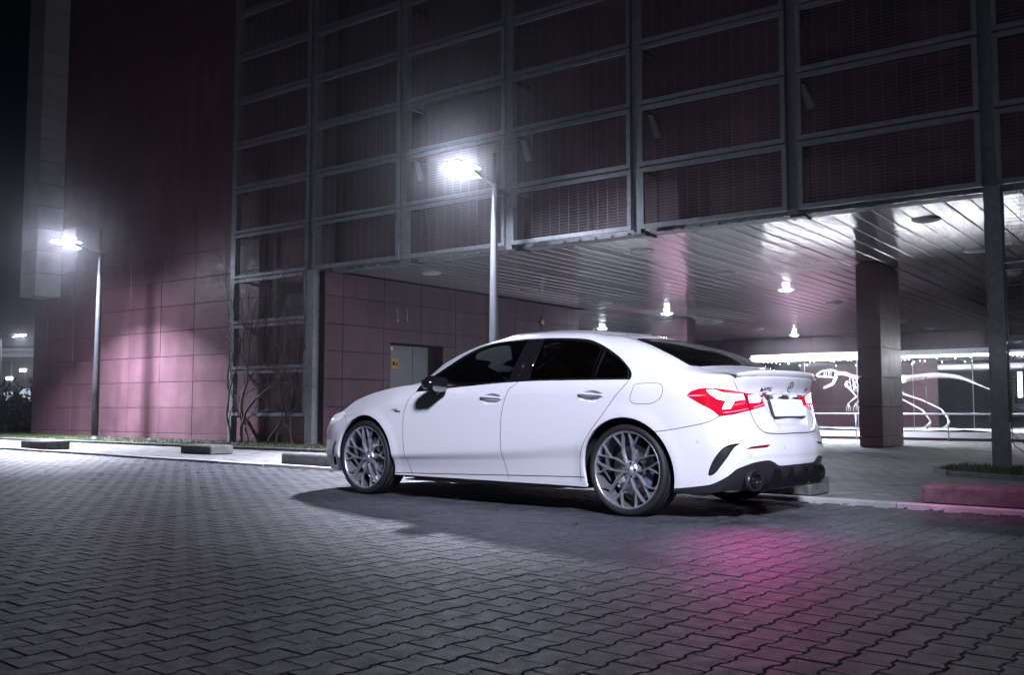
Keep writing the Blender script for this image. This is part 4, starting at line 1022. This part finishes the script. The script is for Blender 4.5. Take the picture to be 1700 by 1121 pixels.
# ------------------------------------------------------------------ car materials
M_paint = mat('car_paint_white', (.76, .76, .79), .30, coat=1.0, coat_r=.03, spec=.6)
M_gloss = mat('gloss_black', (.008, .008, .009), .12, coat=.6, coat_r=.04)
M_plast = mat('black_plastic', (.022, .022, .025), .30)
M_gap = mat('panel_gap_dark', (.012, .012, .014), .8)
M_chrome = mat('chrome', (.75, .76, .80), .12, metal=1)
M_rim = mat('rim_graphite', (.62, .63, .69), .33, metal=.82, coat=.4)
M_rimlip = mat('rim_machined', (.62, .63, .68), .28, metal=.85)
M_rubber = mat('tyre_rubber', (.014, .014, .015), .62, bump=.15, bscale=160)
M_disc = mat('brake_disc', (.30, .29, .29), .35, metal=.9)
M_cal = mat('brake_caliper', (.10, .105, .15), .4)
M_lens = mat('tail_lens_red', (.30, .002, .012), .12, coat=1, emit=(1.0, .003, .05), estr=.45)
M_bar = mat('tail_bar_lit', (1, .4, .45), .3, emit=(1.0, .60, .70), estr=9)
M_refl = mat('reflector_red', (.16, .003, .012), .2, coat=1)
M_lensdk = mat('tail_fin', (.6, .35, .45), .2, emit=(1, .6, .75), estr=.5)
M_lining = mat('cabin_lining', (.022, .022, .024), .8)
M_seat = mat('seat_leather', (.045, .043, .045), .45)
M_headl = mat('headlight_glass', (.75, .78, .85), .08, coat=1, emit=(.8, .85, 1), estr=.35)
M_plate = mat('blank_plate', (.80, .80, .82), .35)
M_plamp = mat('plate_lamp', (1, 1, 1), .4, emit=(.85, .88, 1), estr=10)
G_front = thin_glass('door_glass', (.86, .87, .88), .8); G_rear = thin_glass('privacy_glass', (.16, .155, .16), .8); G_wind = thin_glass('windscreen_glass', (.75, .77, .77), .8)
G_back = thin_glass('rear_window_glass', (.05, .045, .05), .7)

car = tag(empty('parked_car', CAR_O, CAR_R), 'white four-door sedan parked by the kerb with red tail lamps lit', 'car')
def sheet_mesh(name, masks, m, off=0, mirror=False, both=False):
    """mesh of the cut triangles in masks; custom normals come straight from the surface"""
    idx = np.where(masks)[0]; F = _F[idx]; u, invx = np.unique(F, return_inverse=True); F = invx.reshape(-1, 3)
    P = SP[u] + SN[u] * off; N = SN[u]
    # make windings agree with the outward normal
    fn = np.cross(P[F[:, 1]] - P[F[:, 0]], P[F[:, 2]] - P[F[:, 0]]); bad = (fn * N[F].mean(1)).sum(1) < 0; F[bad] = F[bad][:, ::-1]
    mm = np.array([1, -1, 1.])
    if both: V = np.vstack([P, P * mm]); NN = np.vstack([N, N * mm]); FF = np.vstack([F, F[:, ::-1] + len(P)])
    elif mirror: V, NN, FF = P * mm, N * mm, F[:, ::-1]
    else: V, NN, FF = P, N, F
    me = bpy.data.meshes.new(name); me.from_pydata(V.tolist(), [], FF.tolist()); me.materials.append(m)
    me.polygons.foreach_set('use_smooth', [True] * len(FF)); me.update()
    me.normals_split_custom_set_from_vertices([tuple(n) for n in NN])
    return me
out_up = SN.copy()
def panel(name, classes, m, off=0, both=False, parent=None, kids=None, cond=None, label=None):
    msk = np.isin(cls, classes)
    if cond is not None: msk &= cond
    if not msk.any(): print('EMPTY PANEL', name); return []
    if both:
        o = link(name, sheet_mesh(name, msk, m, off, both=True), parent or car); return [o]
    r = []
    for mi in (False, True):
        par = parent[mi] if isinstance(parent, list) else (parent or car)
        r.append(link(name, sheet_mesh(name, msk, m, off, mi), par))
    return r
D1 = panel('front_door', ['front_door'], M_paint); D2 = panel('rear_door', ['rear_door'], M_paint)
panel('front_fender', ['front_fender'], M_paint)
QP = panel('side_frame', ['quarter_panel'], M_paint)
panel('sill', ['sill'], M_paint); RBM = panel('rear_bumper', ['rear_bumper'], M_paint, both=True)[0]; BOOT = panel('boot_lid', ['boot_lid'], M_paint, both=True)[0]
panel('roof', ['roof'], M_paint, both=True); panel('bonnet', ['bonnet'], M_paint, both=True); FBM = panel('front_bumper', ['front_bumper'], M_paint, both=True)[0]
panel('fuel_flap', ['fuel_flap'], M_paint, 0, parent=QP)
panel('panel_gaps', ['panel_gap'], M_gap, -.006, both=True)
panel('window_trim', ['window_trim'], M_gloss); panel('quarter_strip', ['quarter_strip'], M_chrome, .002)
panel('door_glass', ['front_glass'], G_front, -.004, parent=D1); panel('door_glass', ['rear_glass'], G_rear, -.004, parent=D2); panel('quarter_window', ['quarter_glass'], G_rear, -.004)
panel('windscreen', ['windscreen'], G_wind, -.002, both=True); panel('rear_window', ['rear_window'], G_back, -.003, both=True)
TL = panel('tail_lamp', ['tail_lamp'], M_lens, .003); panel('lamp_bar', ['lamp_bar', 'lamp_bar_inner'], M_bar, .004, parent=TL); panel('lamp_fin', ['lamp_fin'], M_lensdk, .004, parent=TL)
panel('reflector', ['reflector'], M_refl, .001, parent=[RBM, RBM]); panel('bumper_vent', ['bumper_vent'], M_plast, -.022, parent=[RBM, RBM])
DIF = panel('diffuser', ['diffuser'], M_plast, -.004, both=True)[0]
HL = panel('headlight', ['headlight'], M_headl, .002); panel('front_vent', ['front_vent'], M_plast, -.02, parent=[FBM, FBM])
lin = np.isin(cls, ['roof', 'front_door', 'rear_door', 'quarter_panel', 'window_trim', 'panel_gap', 'quarter_strip', 'fuel_flap']) & (cen[:, 0] > -.55) & (cen[:, 0] < 2.2) & (cen[:, 2] > .5)
link('cabin_lining', sheet_mesh('cabin_lining', lin, M_lining, -.022, both=True), car)

# chrome line round the side glass, arch lips and liners
for sg in (1, -1):
    c = curve(CHR, 5); st = inv(c); Pc, Nc = surf(st[:, 0], st[:, 1]); Pc = Pc + Nc * .0015; Pc[:, 1] *= sg
    m = MB(); m.tube(Pc.tolist(), .0036, 6); m.build('chrome_line', M_chrome, car)
    cb = curve([(-.012, .846, .9615), (.327, .848, .9655), (.751, .847, .9670), (1.085, .847, .9600), (1.509, .845, .9375), (1.83, .842, .9155)], 6); st = inv(cb); Pc, Nc = surf(st[:, 0], st[:, 1]); Pc = Pc + Nc * .003; Pc[:, 1] *= sg
    m = MB(); m.tube(Pc.tolist(), .0042, 6); m.build('belt_trim', M_gloss, car)
    # door pillar slivers
    for xa, za, xb, zb in ((.972, 1.19, .995, .975), (.889, 1.262, .884, .975)):
        q = np.array([(xa, .75, za), (.5 * (xa + xb), .80, .5 * (za + zb)), (xb, .84, zb)]); st = inv(q); Pq, Nq = surf(st[:, 0], st[:, 1]); Pq = Pq + Nq * .001; Pq[:, 1] *= sg
        m = MB(); m.tube(Pq.tolist(), .0026, 5); m.build('pillar_bead', M_chrome, car)
    for ax, yy in ((0, .88), (2.729, .85)):
        A = arch_poly(ax, yy); st = inv(A); Pa, Na = surf(st[:, 0], st[:, 1]); n = len(Pa); cx = np.array([ax, 0, .315])
        rows = [Pa - Na * .0005]
        for dy, dr in ((-.012, -.003), (-.03, -.0)):
            q = Pa.copy(); q[:, 1] += dy; d = (q - cx) * [1, 0, 1]; d /= np.linalg.norm(d, axis=1, keepdims=True); rows.append(q + d * dr)
        V = np.vstack(rows); V[:, 1] *= sg
        m = MB(); m.add(V.tolist(), [(r * n + i, r * n + i + 1, (r + 1) * n + i + 1, (r + 1) * n + i) for r in range(2) for i in range(n - 1)], 0, True); m.build('arch_lip', M_paint, car)
        q0 = rows[2].copy(); d = (q0 - cx) * [1, 0, 1]; d /= np.linalg.norm(d, axis=1, keepdims=True); q1 = q0 + d * .012; q2 = q1.copy(); q2[:, 1] = .52
        q3 = q2 * [0, 1, 0] + cx
        V = np.vstack([q0, q1, q2, q3]); V[:, 1] *= sg; m = MB(); m.add(V.tolist(), [(r * n + i, r * n + i + 1, (r + 1) * n + i + 1, (r + 1) * n + i) for r in range(3) for i in range(n - 1)], 0, True); m.build('arch_liner', M_gap, car)
m = MB(); m.box((.42, -.78, .165), (2.30, .78, .30)); m.box((-.70, -.55, .20), (3.30, .55, .34)); m.box((-.62, -.70, .20), (-.40, .70, .32)); m.box((3.12, -.68, .19), (3.40, .68, .30)); m.build('underbody', M_gap, car)
for sg in (1, -1):                                                                              # black blade under each sill
    m = MB(); m.prism([(2.28, .150), (2.10, .172), (.62, .176), (.46, .186), (.46, .178), (.62, .160), (2.10, .150)], 'y', sg * .80, sg * .862); m.build('sill_blade', M_gloss, car)

# ------------------------------------------------------------------ wheels
def wheel_meshes():
    tyre = MB(); Rr, Rt, hw = .2715, .3225, .122
    prof = [(Rr - .012, hw - .022), (Rr + .004, hw - .006), (Rr + .018, hw), (Rr + .034, hw - .001), (Rt - .010, hw - .012), (Rt - .003, hw - .024)]
    g = []
    for c in (.072, .026, -.026, -.072): g += [(Rt, c + .007), (Rt - .007, c + .005), (Rt - .007, c - .005), (Rt, c - .007)]
    full = prof + g + [(r, -h) for r, h in prof[::-1]]
    tyre.lathe(full, 96, 'y')
    # lateral sipes across the tread blocks, as dark slits
    for k in range(64):
        a = 2 * math.pi * k / 64
        for (y0, y1, sk) in ((.080, .106, .02), (.034, .064, .03), (-.018, .018, .0), (-.064, -.034, -.03), (-.106, -.080, -.02)):
            r0, r1 = Rt - .001, Rt + .0006; w = .0022; vs = []
            for yy, aa in ((y0, a), (y1, a + sk)):
                for da in (-w / Rt, w / Rt): vs.append((r1 * math.cos(aa + da), yy, r1 * math.sin(aa + da)))
            tyre.add(vs, [(0, 1, 3, 2)], 1)
    t_me = tyre.mesh('tyre', [M_rubber, M_gap])
    rim = MB(); rim.lathe([(.2725, hw - .010), (.2690, hw - .006), (.2640, hw - .008), (.2590, hw - .016), (.2555, hw - .040), (.250, hw - .10), (.2560, -.10)], 72, 'y'); rim_me = rim.mesh('rim_barrel', M_rimlip)
    # one pair of Y spokes about +z (local x lateral, z radial, y outwards)
    sp_ = MB()
    def dep(r): return hw - .012 - .030 * (1 - min(1, max(0, (r - .05) / .21)))**1.4         # concave face
    def beam(pts, w0, w1, th):
        P = [Vector((x, dep(z), z)) for x, z in pts]; n = len(P); vs = []
        for i, p in enumerate(P):
            d = (P[min(i + 1, n - 1)] - P[max(i - 1, 0)]); d.y = 0; d.normalize(); q = Vector((d.z, 0, -d.x)); w = w0 + (w1 - w0) * i / (n - 1)
            vs += [p + q * w * .62, p - q * w * .62, p - q * w + Vector((0, -.010, 0)), p - q * w * .8 + Vector((0, -th, 0)), p + q * w * .8 + Vector((0, -th, 0)), p + q * w + Vector((0, -.010, 0))]
        fs = []
        for i in range(n - 1):
            for k in range(6): a = i * 6 + k; b = i * 6 + (k + 1) % 6; fs.append((a, b, b + 6, a + 6))
        fs += [(0, 1, 2, 3, 4, 5), tuple(range((n - 1) * 6, n * 6))]
        sp_.add(vs, fs)
    for sg in (1, -1):
        beam([(sg * .026, .046), (sg * .033, .072), (sg * .043, .122), (sg * .036, .19), (sg * .026, .262)], .0072, .0052, .036)
        beam([(sg * .0395, .158), (sg * .070, .197), (sg * .108, .240)], .0058, .0048, .028)
    sp_me = sp_.mesh('spoke_pair', M_rim)
    hub = MB(); hub.lathe([(0, hw - .040), (.028, hw - .040), (.031, hw - .043), (.034, hw - .046), (.060, hw - .048), (.066, hw - .06), (.066, hw - .11)], 36, 'y'); h_me = hub.mesh('hub', M_rim)
    cap = MB(); cap.lathe([(0, hw - .034), (.024, hw - .035), (.027, hw - .040)], 28, 'y'); c_me = cap.mesh('centre_cap', M_rimlip)
    nut = MB(); nut.lathe([(0, hw - .040), (.008, hw - .041), (.009, hw - .05)], 8, 'y', origin=(.049, 0, 0)); n_me = nut.mesh('wheel_nut', M_gap)
    disc = MB(); disc.lathe([(.07, .012), (.172, .012), (.172, -.014), (.07, -.014)], 48, 'y'); d_me = disc.mesh('brake_disc', M_disc)
    hat = MB(); hat.lathe([(0, .035), (.07, .033), (.075, .012), (.075, -.02)], 32, 'y'); hat_me = hat.mesh('disc_hat', M_plast)
    cal = MB(); cc = arc(0, 0, .186, rad(-38), rad(38), 8); ci = arc(0, 0, .118, rad(-34), rad(34), 8)
    cal.prism(cc + ci[::-1], 'y', -.035, .045); cal_me = cal.mesh('brake_caliper', M_cal)
    return t_me, rim_me, sp_me, h_me, c_me, n_me, d_me, hat_me, cal_me
WM = wheel_meshes()
def wheel(x, sg, phase):
    w = empty('wheel', (x, sg * .750, .3215), 0, car)
    link('tyre', WM[0], w)
    r = link('rim_barrel', WM[1], w); k = []
    for i in range(5): o = link('spoke_pair', WM[2], w); o.rotation_euler = (0, phase + i * 2 * math.pi / 5, 0); k.append(o)
    k += [r, link('hub', WM[3], w), link('centre_cap', WM[4], w)]
    for i in range(5): o = link('wheel_nut', WM[5], w); o.rotation_euler = (0, phase + (i + .5) * 2 * math.pi / 5, 0); k.append(o)
    k += [link('brake_disc', WM[6], w), link('disc_hat', WM[7], w)]
    o = link('brake_caliper', WM[8], w); o.rotation_euler = (0, rad(-22 if x > 1 else -35) + (math.pi if x > 1 else math.pi), 0); k.append(o)
    if sg < 0: w.rotation_euler = (0, 0, math.pi)
    return w
wheel(0, 1, rad(2)); wheel(2.729, 1, rad(3)); wheel(0, -1, rad(20)); wheel(2.729, -1, rad(31))
# ------------------------------------------------------------------ fittings on the body
def on_sheet(p):
    """point, outward normal on the left half (p with y>=0)"""
    st = inv([p]); P, N = surf(st[:, 0], st[:, 1]); return Vector(P[0]), Vector(N[0])
def stick(name, me, p, parent, lift=.002, right=None):
    """lay a flat mesh (x right, y up) on the sheet at p; negative y uses the mirrored sheet"""
    sg = -1 if p[1] < 0 else 1
    P, N = on_sheet((p[0], abs(p[1]), p[2])); P.y *= sg; N.y *= sg
    if p[1] == 0: N.y = 0; N.normalize(); P.y = 0
    X = Vector((0, 0, 1)).cross(N).normalized(); Y = N.cross(X).normalized()
    o = link(name, me, parent); Mx = Matrix((X, Y, N)).transposed().to_4x4(); Mx.translation = P + N * lift; o.matrix_local = Mx; return o
# star emblem
m = MB(); ro, ri = .040, .0350
ringp = [(ri, -.001), (ri, .0025), ((ri + ro) / 2, .0045), (ro, .0025), (ro, -.001)]; m.lathe(ringp, 40, 'z')
for k in range(3):
    a = math.pi / 2 + k * 2 * math.pi / 3; tip = Vector((math.cos(a) * ri, math.sin(a) * ri, .0015)); l_ = Vector((math.cos(a + math.pi / 3), math.sin(a + math.pi / 3), 0)) * .0075; r2 = Vector((math.cos(a - math.pi / 3), math.sin(a - math.pi / 3), 0)) * .0075
    m.add([tip, l_, (0, 0, .006), r2], [(0, 1, 2), (0, 2, 3)])
M_badge = mat('badge_dark_chrome', (.20, .20, .24), .25, metal=.9)
stick('star_emblem', m.mesh('star_emblem', M_badge), (-.82, 0, .908), BOOT, .003)
# boot lettering
bar = MB()
for k in range(4): bar.prism([(-.128 + k * .0085 + .010, -.010), (-.1225 + k * .0085 + .010, -.010), (-.1225 + k * .0085 + .018 - k * .002, .010 - k * .003), (-.128 + k * .0085 + .018 - k * .002, .010 - k * .003)], 'z', 0, .003)
stick('badge_stripes', bar.mesh('badge_stripes', M_badge), (-.80, .275, .883), BOOT, .002)
stick('badge_letters', text_mesh('AMG', .040, .0015, M_badge, 0, 1.15), (-.80, .305, .883), BOOT, .003)
stick('badge_letters', text_mesh('A 35', .034, .0015, M_badge), (-.80, -.365, .886), BOOT, .003)
FNL = [o for o in car.children if o.name.startswith('front_fender')]
stick('fender_badge', text_mesh('TURBO', .022, .001, M_badge, .25, 1.1), (2.335, .88, .737), FNL[0], .0025)
stick('fender_badge', text_mesh('4MATIC', .020, .002, M_gloss, .25), (2.295, .88, .7225), FNL[0], .0025)
# number plate, blank, with its lamps
P0_, N0 = on_sheet((-.82, .001, .755)); N0.y = 0; N0.normalize(); P0_.y = 0
pl = MB(); pl.bevbox((-.262, -.063, 0), (.262, .063, .006), .003); o = link('number_plate', pl.mesh('number_plate', M_plate), BOOT)
X = Vector((0, 0, 1)).cross(N0).normalized(); Y = N0.cross(X); Mx = Matrix((X, Y, N0)).transposed().to_4x4(); Mx.translation = P0_ + N0 * .016; o.matrix_local = Mx
fr_ = MB(); fr_.bevbox((-.265, -.066, -.012), (.265, .066, -.001), .004); o2 = link('plate_holder', fr_.mesh('plate_holder', M_plast), BOOT); o2.matrix_local = Mx
for yy in (.13, -.13):
    m = MB(); m.box((-.806, yy - .03, .838), (-.786, yy + .03, .843)); m.build('plate_lamp', M_plamp, BOOT)
m = MB(); m.bevbox((-.822, -.30, .842), (-.78, .30, .860), .006); m.build('boot_handle_strip', M_paint, BOOT)
# spoiler lip on the boot edge
ys = np.linspace(-.66, .66, 45); V = []; 
for y in ys:
    st = np.array([[0, 0]]); a_ = abs(y); q = inv([(-.84, a_, .972)]) ; pe, ne = surf(q[:, 0], np.array([7.0])); xe, ze = pe[0][0], pe[0][2]
    f = max(0, 1 - (a_ / .66)**4) ; zt = ze + .010 + .032 * f
    V += [(xe + .004, y, ze - .004), (xe - .006 - .018 * f, y, ze + .004 + .024 * f), (xe - .004 - .014 * f, y, zt), (xe + .03, y, zt + .002), (xe + .11, y, ze + .028 + .004 * f)]
fs = [(i * 5 + k, i * 5 + k + 1, (i + 1) * 5 + k + 1, (i + 1) * 5 + k) for i in range(44) for k in range(4)]
m = MB(); m.add(V, fs, 0, True); m.build('spoiler_lip', M_paint, BOOT)
# exhaust tips, fins, parking sensors
for sg in (1, -1):
    e = empty('exhaust_tip', (-.808, sg * .535, .268), 0, car)
    def oval(rx, rz, x): return [(x, rx * math.cos(2 * math.pi * k / 28), rz * math.sin(2 * math.pi * k / 28)) for k in range(28)]
    m = MB(); rings = [oval(.070, .047, .10), oval(.070, .047, -.012), oval(.066, .043, -.018), oval(.060, .037, -.012), oval(.058, .035, .09)]
    m.add(sum(rings, []), [(r * 28 + k, r * 28 + (k + 1) % 28, (r + 1) * 28 + (k + 1) % 28, (r + 1) * 28 + k) for r in range(4) for k in range(28)], 0, True); m.build('tip_ring', M_gloss, e)
    m = MB(); m.add(oval(.060, .037, .07), [tuple(range(28))]); m.build('tip_dark', M_gap, e)
    m = MB(); rg = [oval(.106, .072, .02), oval(.106, .072, -.006), oval(.092, .060, -.010), oval(.080, .052, .03)]
    m.add(sum(rg, []), [(r * 28 + k, r * 28 + (k + 1) % 28, (r + 1) * 28 + (k + 1) % 28, (r + 1) * 28 + k) for r in range(3) for k in range(28)], 0, True); m.build('tip_surround', M_plast, e)
for y in (-.33, -.12, .12, .33):
    m = MB(); m.prism([(-.80, .205), (-.885, .212), (-.905, .235), (-.892, .335), (-.85, .345), (-.80, .33)], 'y', y - .006, y + .006); m.build('diffuser_fin', M_gloss, DIF)
m = MB(); m.prism([(-.78, .185), (-.89, .205), (-.895, .216), (-.78, .20)], 'y', -.43, .43); m.build('diffuser_blade', M_gloss, DIF)
sm_ = MB(); sm_.lathe([(.0085, 0), (.0085, .0012), (.0105, .0012), (.0105, 0)], 20, 'z'); sn_me = sm_.mesh('parking_sensor', mat('sensor_ring', (.45, .45, .48), .4))
for p in ((-.55, .85, .53), (-.80, .60, .435), (-.87, .22, .48), (-.87, -.22, .48), (-.80, -.60, .435), (-.55, -.85, .53)): stick('parking_sensor', sn_me, p, RBM, .0012)
# ribs and the lower light line inside each tail lamp
M_rib = mat('tail_rib', (.8, .1, .16), .3, emit=(1, .10, .20), estr=1.6); M_line = mat('tail_line', (.8, .2, .35), .3, emit=(1, .16, .42), estr=1.8)
for sg, tl in ((1, TL[0]), (-1, TL[1])):
    def on_l(pts, m_, r, nm):
        st = inv(np.array(pts)); P_, N_ = surf(st[:, 0], st[:, 1]); P_ = P_ + N_ * .0045; P_[:, 1] *= sg; b_ = MB(); b_.tube(P_.tolist(), r, 5); b_.build(nm, m_, tl)
    for k in range(7):
        f = k / 6; y = .700 - .135 * f; on_l([(-.70 - .03 * f, y, .869 - .010 * f), (-.70 - .03 * f, y + .012, .860 - .009 * f)], M_rib, .0022, 'lamp_rib')
    for k in range(6):
        f = k / 5; y = .640 - .10 * f; on_l([(-.73, y, .785 + .004 * f), (-.73, y + .016, .770 + .004 * f)], M_rib, .0018, 'lamp_rib')
    on_l([(-.690, .742, .722), (-.728, .645, .730), (-.760, .530, .748)], M_line, .0026, 'lamp_line'); on_l([(-.775, .47, .757), (-.79, .36, .778)], M_line, .0026, 'lamp_line')
# door handles
for doors, hx, hz in ((D1, 1.235, .828), (D2, .285, .842)):
    for sg, dd in ((1, doors[0]), (-1, doors[1])):
        y0 = .889; m = MB(); n = 14; V = []
        for i in range(n + 1):
            f = i / n; x = hx + .112 - .224 * f; b = math.sin(math.pi * f); yy = y0 - .006 + .020 * b**.5; hh = .004 + .0125 * b**.6; z = hz + .003 - .010 * f + .008
            V += [(x, sg * (yy - .010), z + hh * .8), (x, sg * (yy + .003), z + hh * .55), (x, sg * (yy + .005), z - hh * .2), (x, sg * (yy - .002), z - hh), (x, sg * (yy - .014), z - hh * .8)]
        m.add(V, [(i * 5 + k, i * 5 + (k + 1) % 5, (i + 1) * 5 + (k + 1) % 5, (i + 1) * 5 + k) for i in range(n) for k in range(5)] + [(0, 1, 2, 3, 4), tuple(range(n * 5, n * 5 + 5))], 0, True)
        ho = m.build('door_handle', M_paint, dd)
        m = MB(); m.tube([(hx + .10 - .2 * i / 8, sg * (y0 + .002 + .0165 * math.sin(math.pi * (.06 + .88 * i / 8))**.5), hz + .009 - .010 * i / 8) for i in range(9)], .0026, 6); m.build('handle_strip', M_chrome, ho)
# door mirrors
for sg, dd in ((1, D1[0]), (-1, D1[1])):
    e = empty('door_mirror', (0, 0, 0), 0, car)
    bm = bmesh.new(); bmesh.ops.create_cube(bm, size=1); bmesh.ops.bevel(bm, geom=bm.edges[:], offset=.22, segments=3, affect='EDGES'); 
    for v in bm.verts:
        x, y, z = v.co; k = 1 - .35 * max(0, x + .1); v.co = (1.765 + x * .17, sg * (.985 + y * .205 * k), .942 + z * .128 * k + x * -.01 + (y * .012))
        if v.co.x < 1.70: v.co.x = 1.70 + (v.co.x - 1.70) * .25
    me = bpy.data.meshes.new('mirror_shell'); bmesh.ops.recalc_face_normals(bm, faces=bm.faces[:]); bm.to_mesh(me); bm.free(); me.materials.append(M_gloss); me.polygons.foreach_set('use_smooth', [True] * len(me.polygons)); link('mirror_shell', me, e)
    m = MB(); q = [(.905, .900), (.895, .975), (.915, .998), (1.05, 1.000), (1.072, .980), (1.070, .905), (1.05, .888), (.925, .886)]; m.prism([(sg * a, b) for a, b in q], 'x', 1.688, 1.6935); m.build('mirror_glass', M_gloss, e)
    m = MB(); m.tube([(1.83, sg * .838, .890), (1.80, sg * .90, .885), (1.78, sg * .95, .893)], [.026, .030, .028], 10); m.build('mirror_foot', M_gloss, e)
# ------------------------------------------------------------------ cabin
cab = empty('cabin', (0, 0, 0), 0, car)
m = MB(); m.prism([(1.66, .62), (1.70, .82), (1.78, .87), (1.95, .895), (2.22, .925), (2.28, .62)], 'y', -.72, .72); m.build('dashboard', M_lining, cab)
m = MB(); m.box((.40, -.74, .28), (2.2, .74, .34)); m.build('cabin_floor', M_lining, cab)
for sg in (1, -1):
    m = MB(); m.bevbox((1.02, sg * .37 - .25, .40), (1.52, sg * .37 + .25, .56), .06); m.build('seat_cushion', M_seat, cab)
    m = MB(); P_ = [(1.10, .50), (1.14, .56), (.93, 1.08), (.88, 1.13), (.80, 1.10), (.80, 1.02), (.97, .50)]; m.prism(P_, 'y', sg * .37 - .24, sg * .37 + .24); m.build('seat_back', M_seat, cab)
    m = MB(); m.bevbox((.78, sg * .37 - .13, 1.09), (.88, sg * .37 + .13, 1.25), .035); m.build('head_rest', M_seat, cab)
    m = MB(); m.bevbox((.10 - .18, sg * .40 - .12, 1.00), (.02, sg * .40 + .12, 1.13), .035); m.build('head_rest', M_seat, cab)
m = MB(); m.prism([(.55, .40), (.57, .55), (.22, .58), (-.02, 1.02), (-.14, 1.02), (.02, .40)], 'y', -.68, .68); m.build('rear_bench', M_seat, cab)
m = MB(); m.box((-.50, -.62, .985), (-.10, .62, 1.0)); m.build('parcel_shelf', M_lining, cab)
sw = MB(); tor = []
for k in range(33): a = 2 * math.pi * k / 32; tor.append((1.545 - .185 * math.sin(a) * .38, .37 + .185 * math.cos(a), .865 + .185 * math.sin(a) * .925))
sw.tube(tor, .016, 8, cap=False); sw.tube([(1.56, .20, .865), (1.60, .37, .84), (1.56, .54, .865)], .02, 6); sw.tube([(1.60, .37, .84), (1.68, .37, .80)], .03, 8); sw.build('steering_wheel', M_seat, cab)
m = MB(); m.bevbox((1.62, -.02, 1.17), (1.66, .26 - .4, 1.235), .01); m.build('rear_view_mirror', M_gloss, cab)
m = MB(); m.bevbox((1.70, -.28, .87), (1.73, .55, .945), .012); m.build('instrument_screen', M_gloss, cab)
# ------------------------------------------------------------------ light given off by the tail lamps
for sg in (1, -1):
    l = bpy.data.lights.new('tail_lamp_light', 'SPOT'); l.energy = P_TAIL * (1 if sg > 0 else 1.4); l.color = (1.0, .05, .52); l.spot_size = rad(78 if sg > 0 else 80); l.spot_blend = 1; l.shadow_soft_size = .08
    lo = bpy.data.objects.new('tail_lamp_light', l); COL.objects.link(lo); lo.parent = car; lo.location = (-.80, sg * .62, .80)
    lo.rotation_euler = (Vector((-.56, .92, -.98)) if sg > 0 else Vector((-1, -.35, -.45))).to_track_quat('-Z', 'Y').to_euler()
# aim of the added unseen lamp: at the car
tgt = CAR_O + Vector((-.85, .75, .55))
bpy.context.view_layer.update()
_src = fill_lamp.matrix_world @ Vector((0, -.82, 8.08))
for ch in fill_lamp.children:
    if ch.type == 'LIGHT': ch.rotation_euler = (fill_lamp.matrix_world.to_3x3().inverted() @ (tgt - _src)).to_track_quat('-Z', 'Y').to_euler()
# ------------------------------------------------------------------ thin haze added to give the lamps a lens-like bloom
hz = MB(); hz.box((-75, -12, -1.2), (45, 130, 15.5)); hm = bpy.data.materials.new('glow_haze'); hm.use_nodes = True; N = hm.node_tree.nodes; N.clear()
ho = N.new('ShaderNodeOutputMaterial'); pv_ = N.new('ShaderNodeVolumePrincipled'); pv_.inputs['Density'].default_value = .0031; pv_.inputs['Anisotropy'].default_value = .965; pv_.inputs['Color'].default_value = (.9, .92, 1, 1)
hm.node_tree.links.new(pv_.outputs[0], ho.inputs['Volume'])
tag(hz.build('haze', hm), 'thin added haze that gives the lamps their glow', 'haze', kind='stuff')
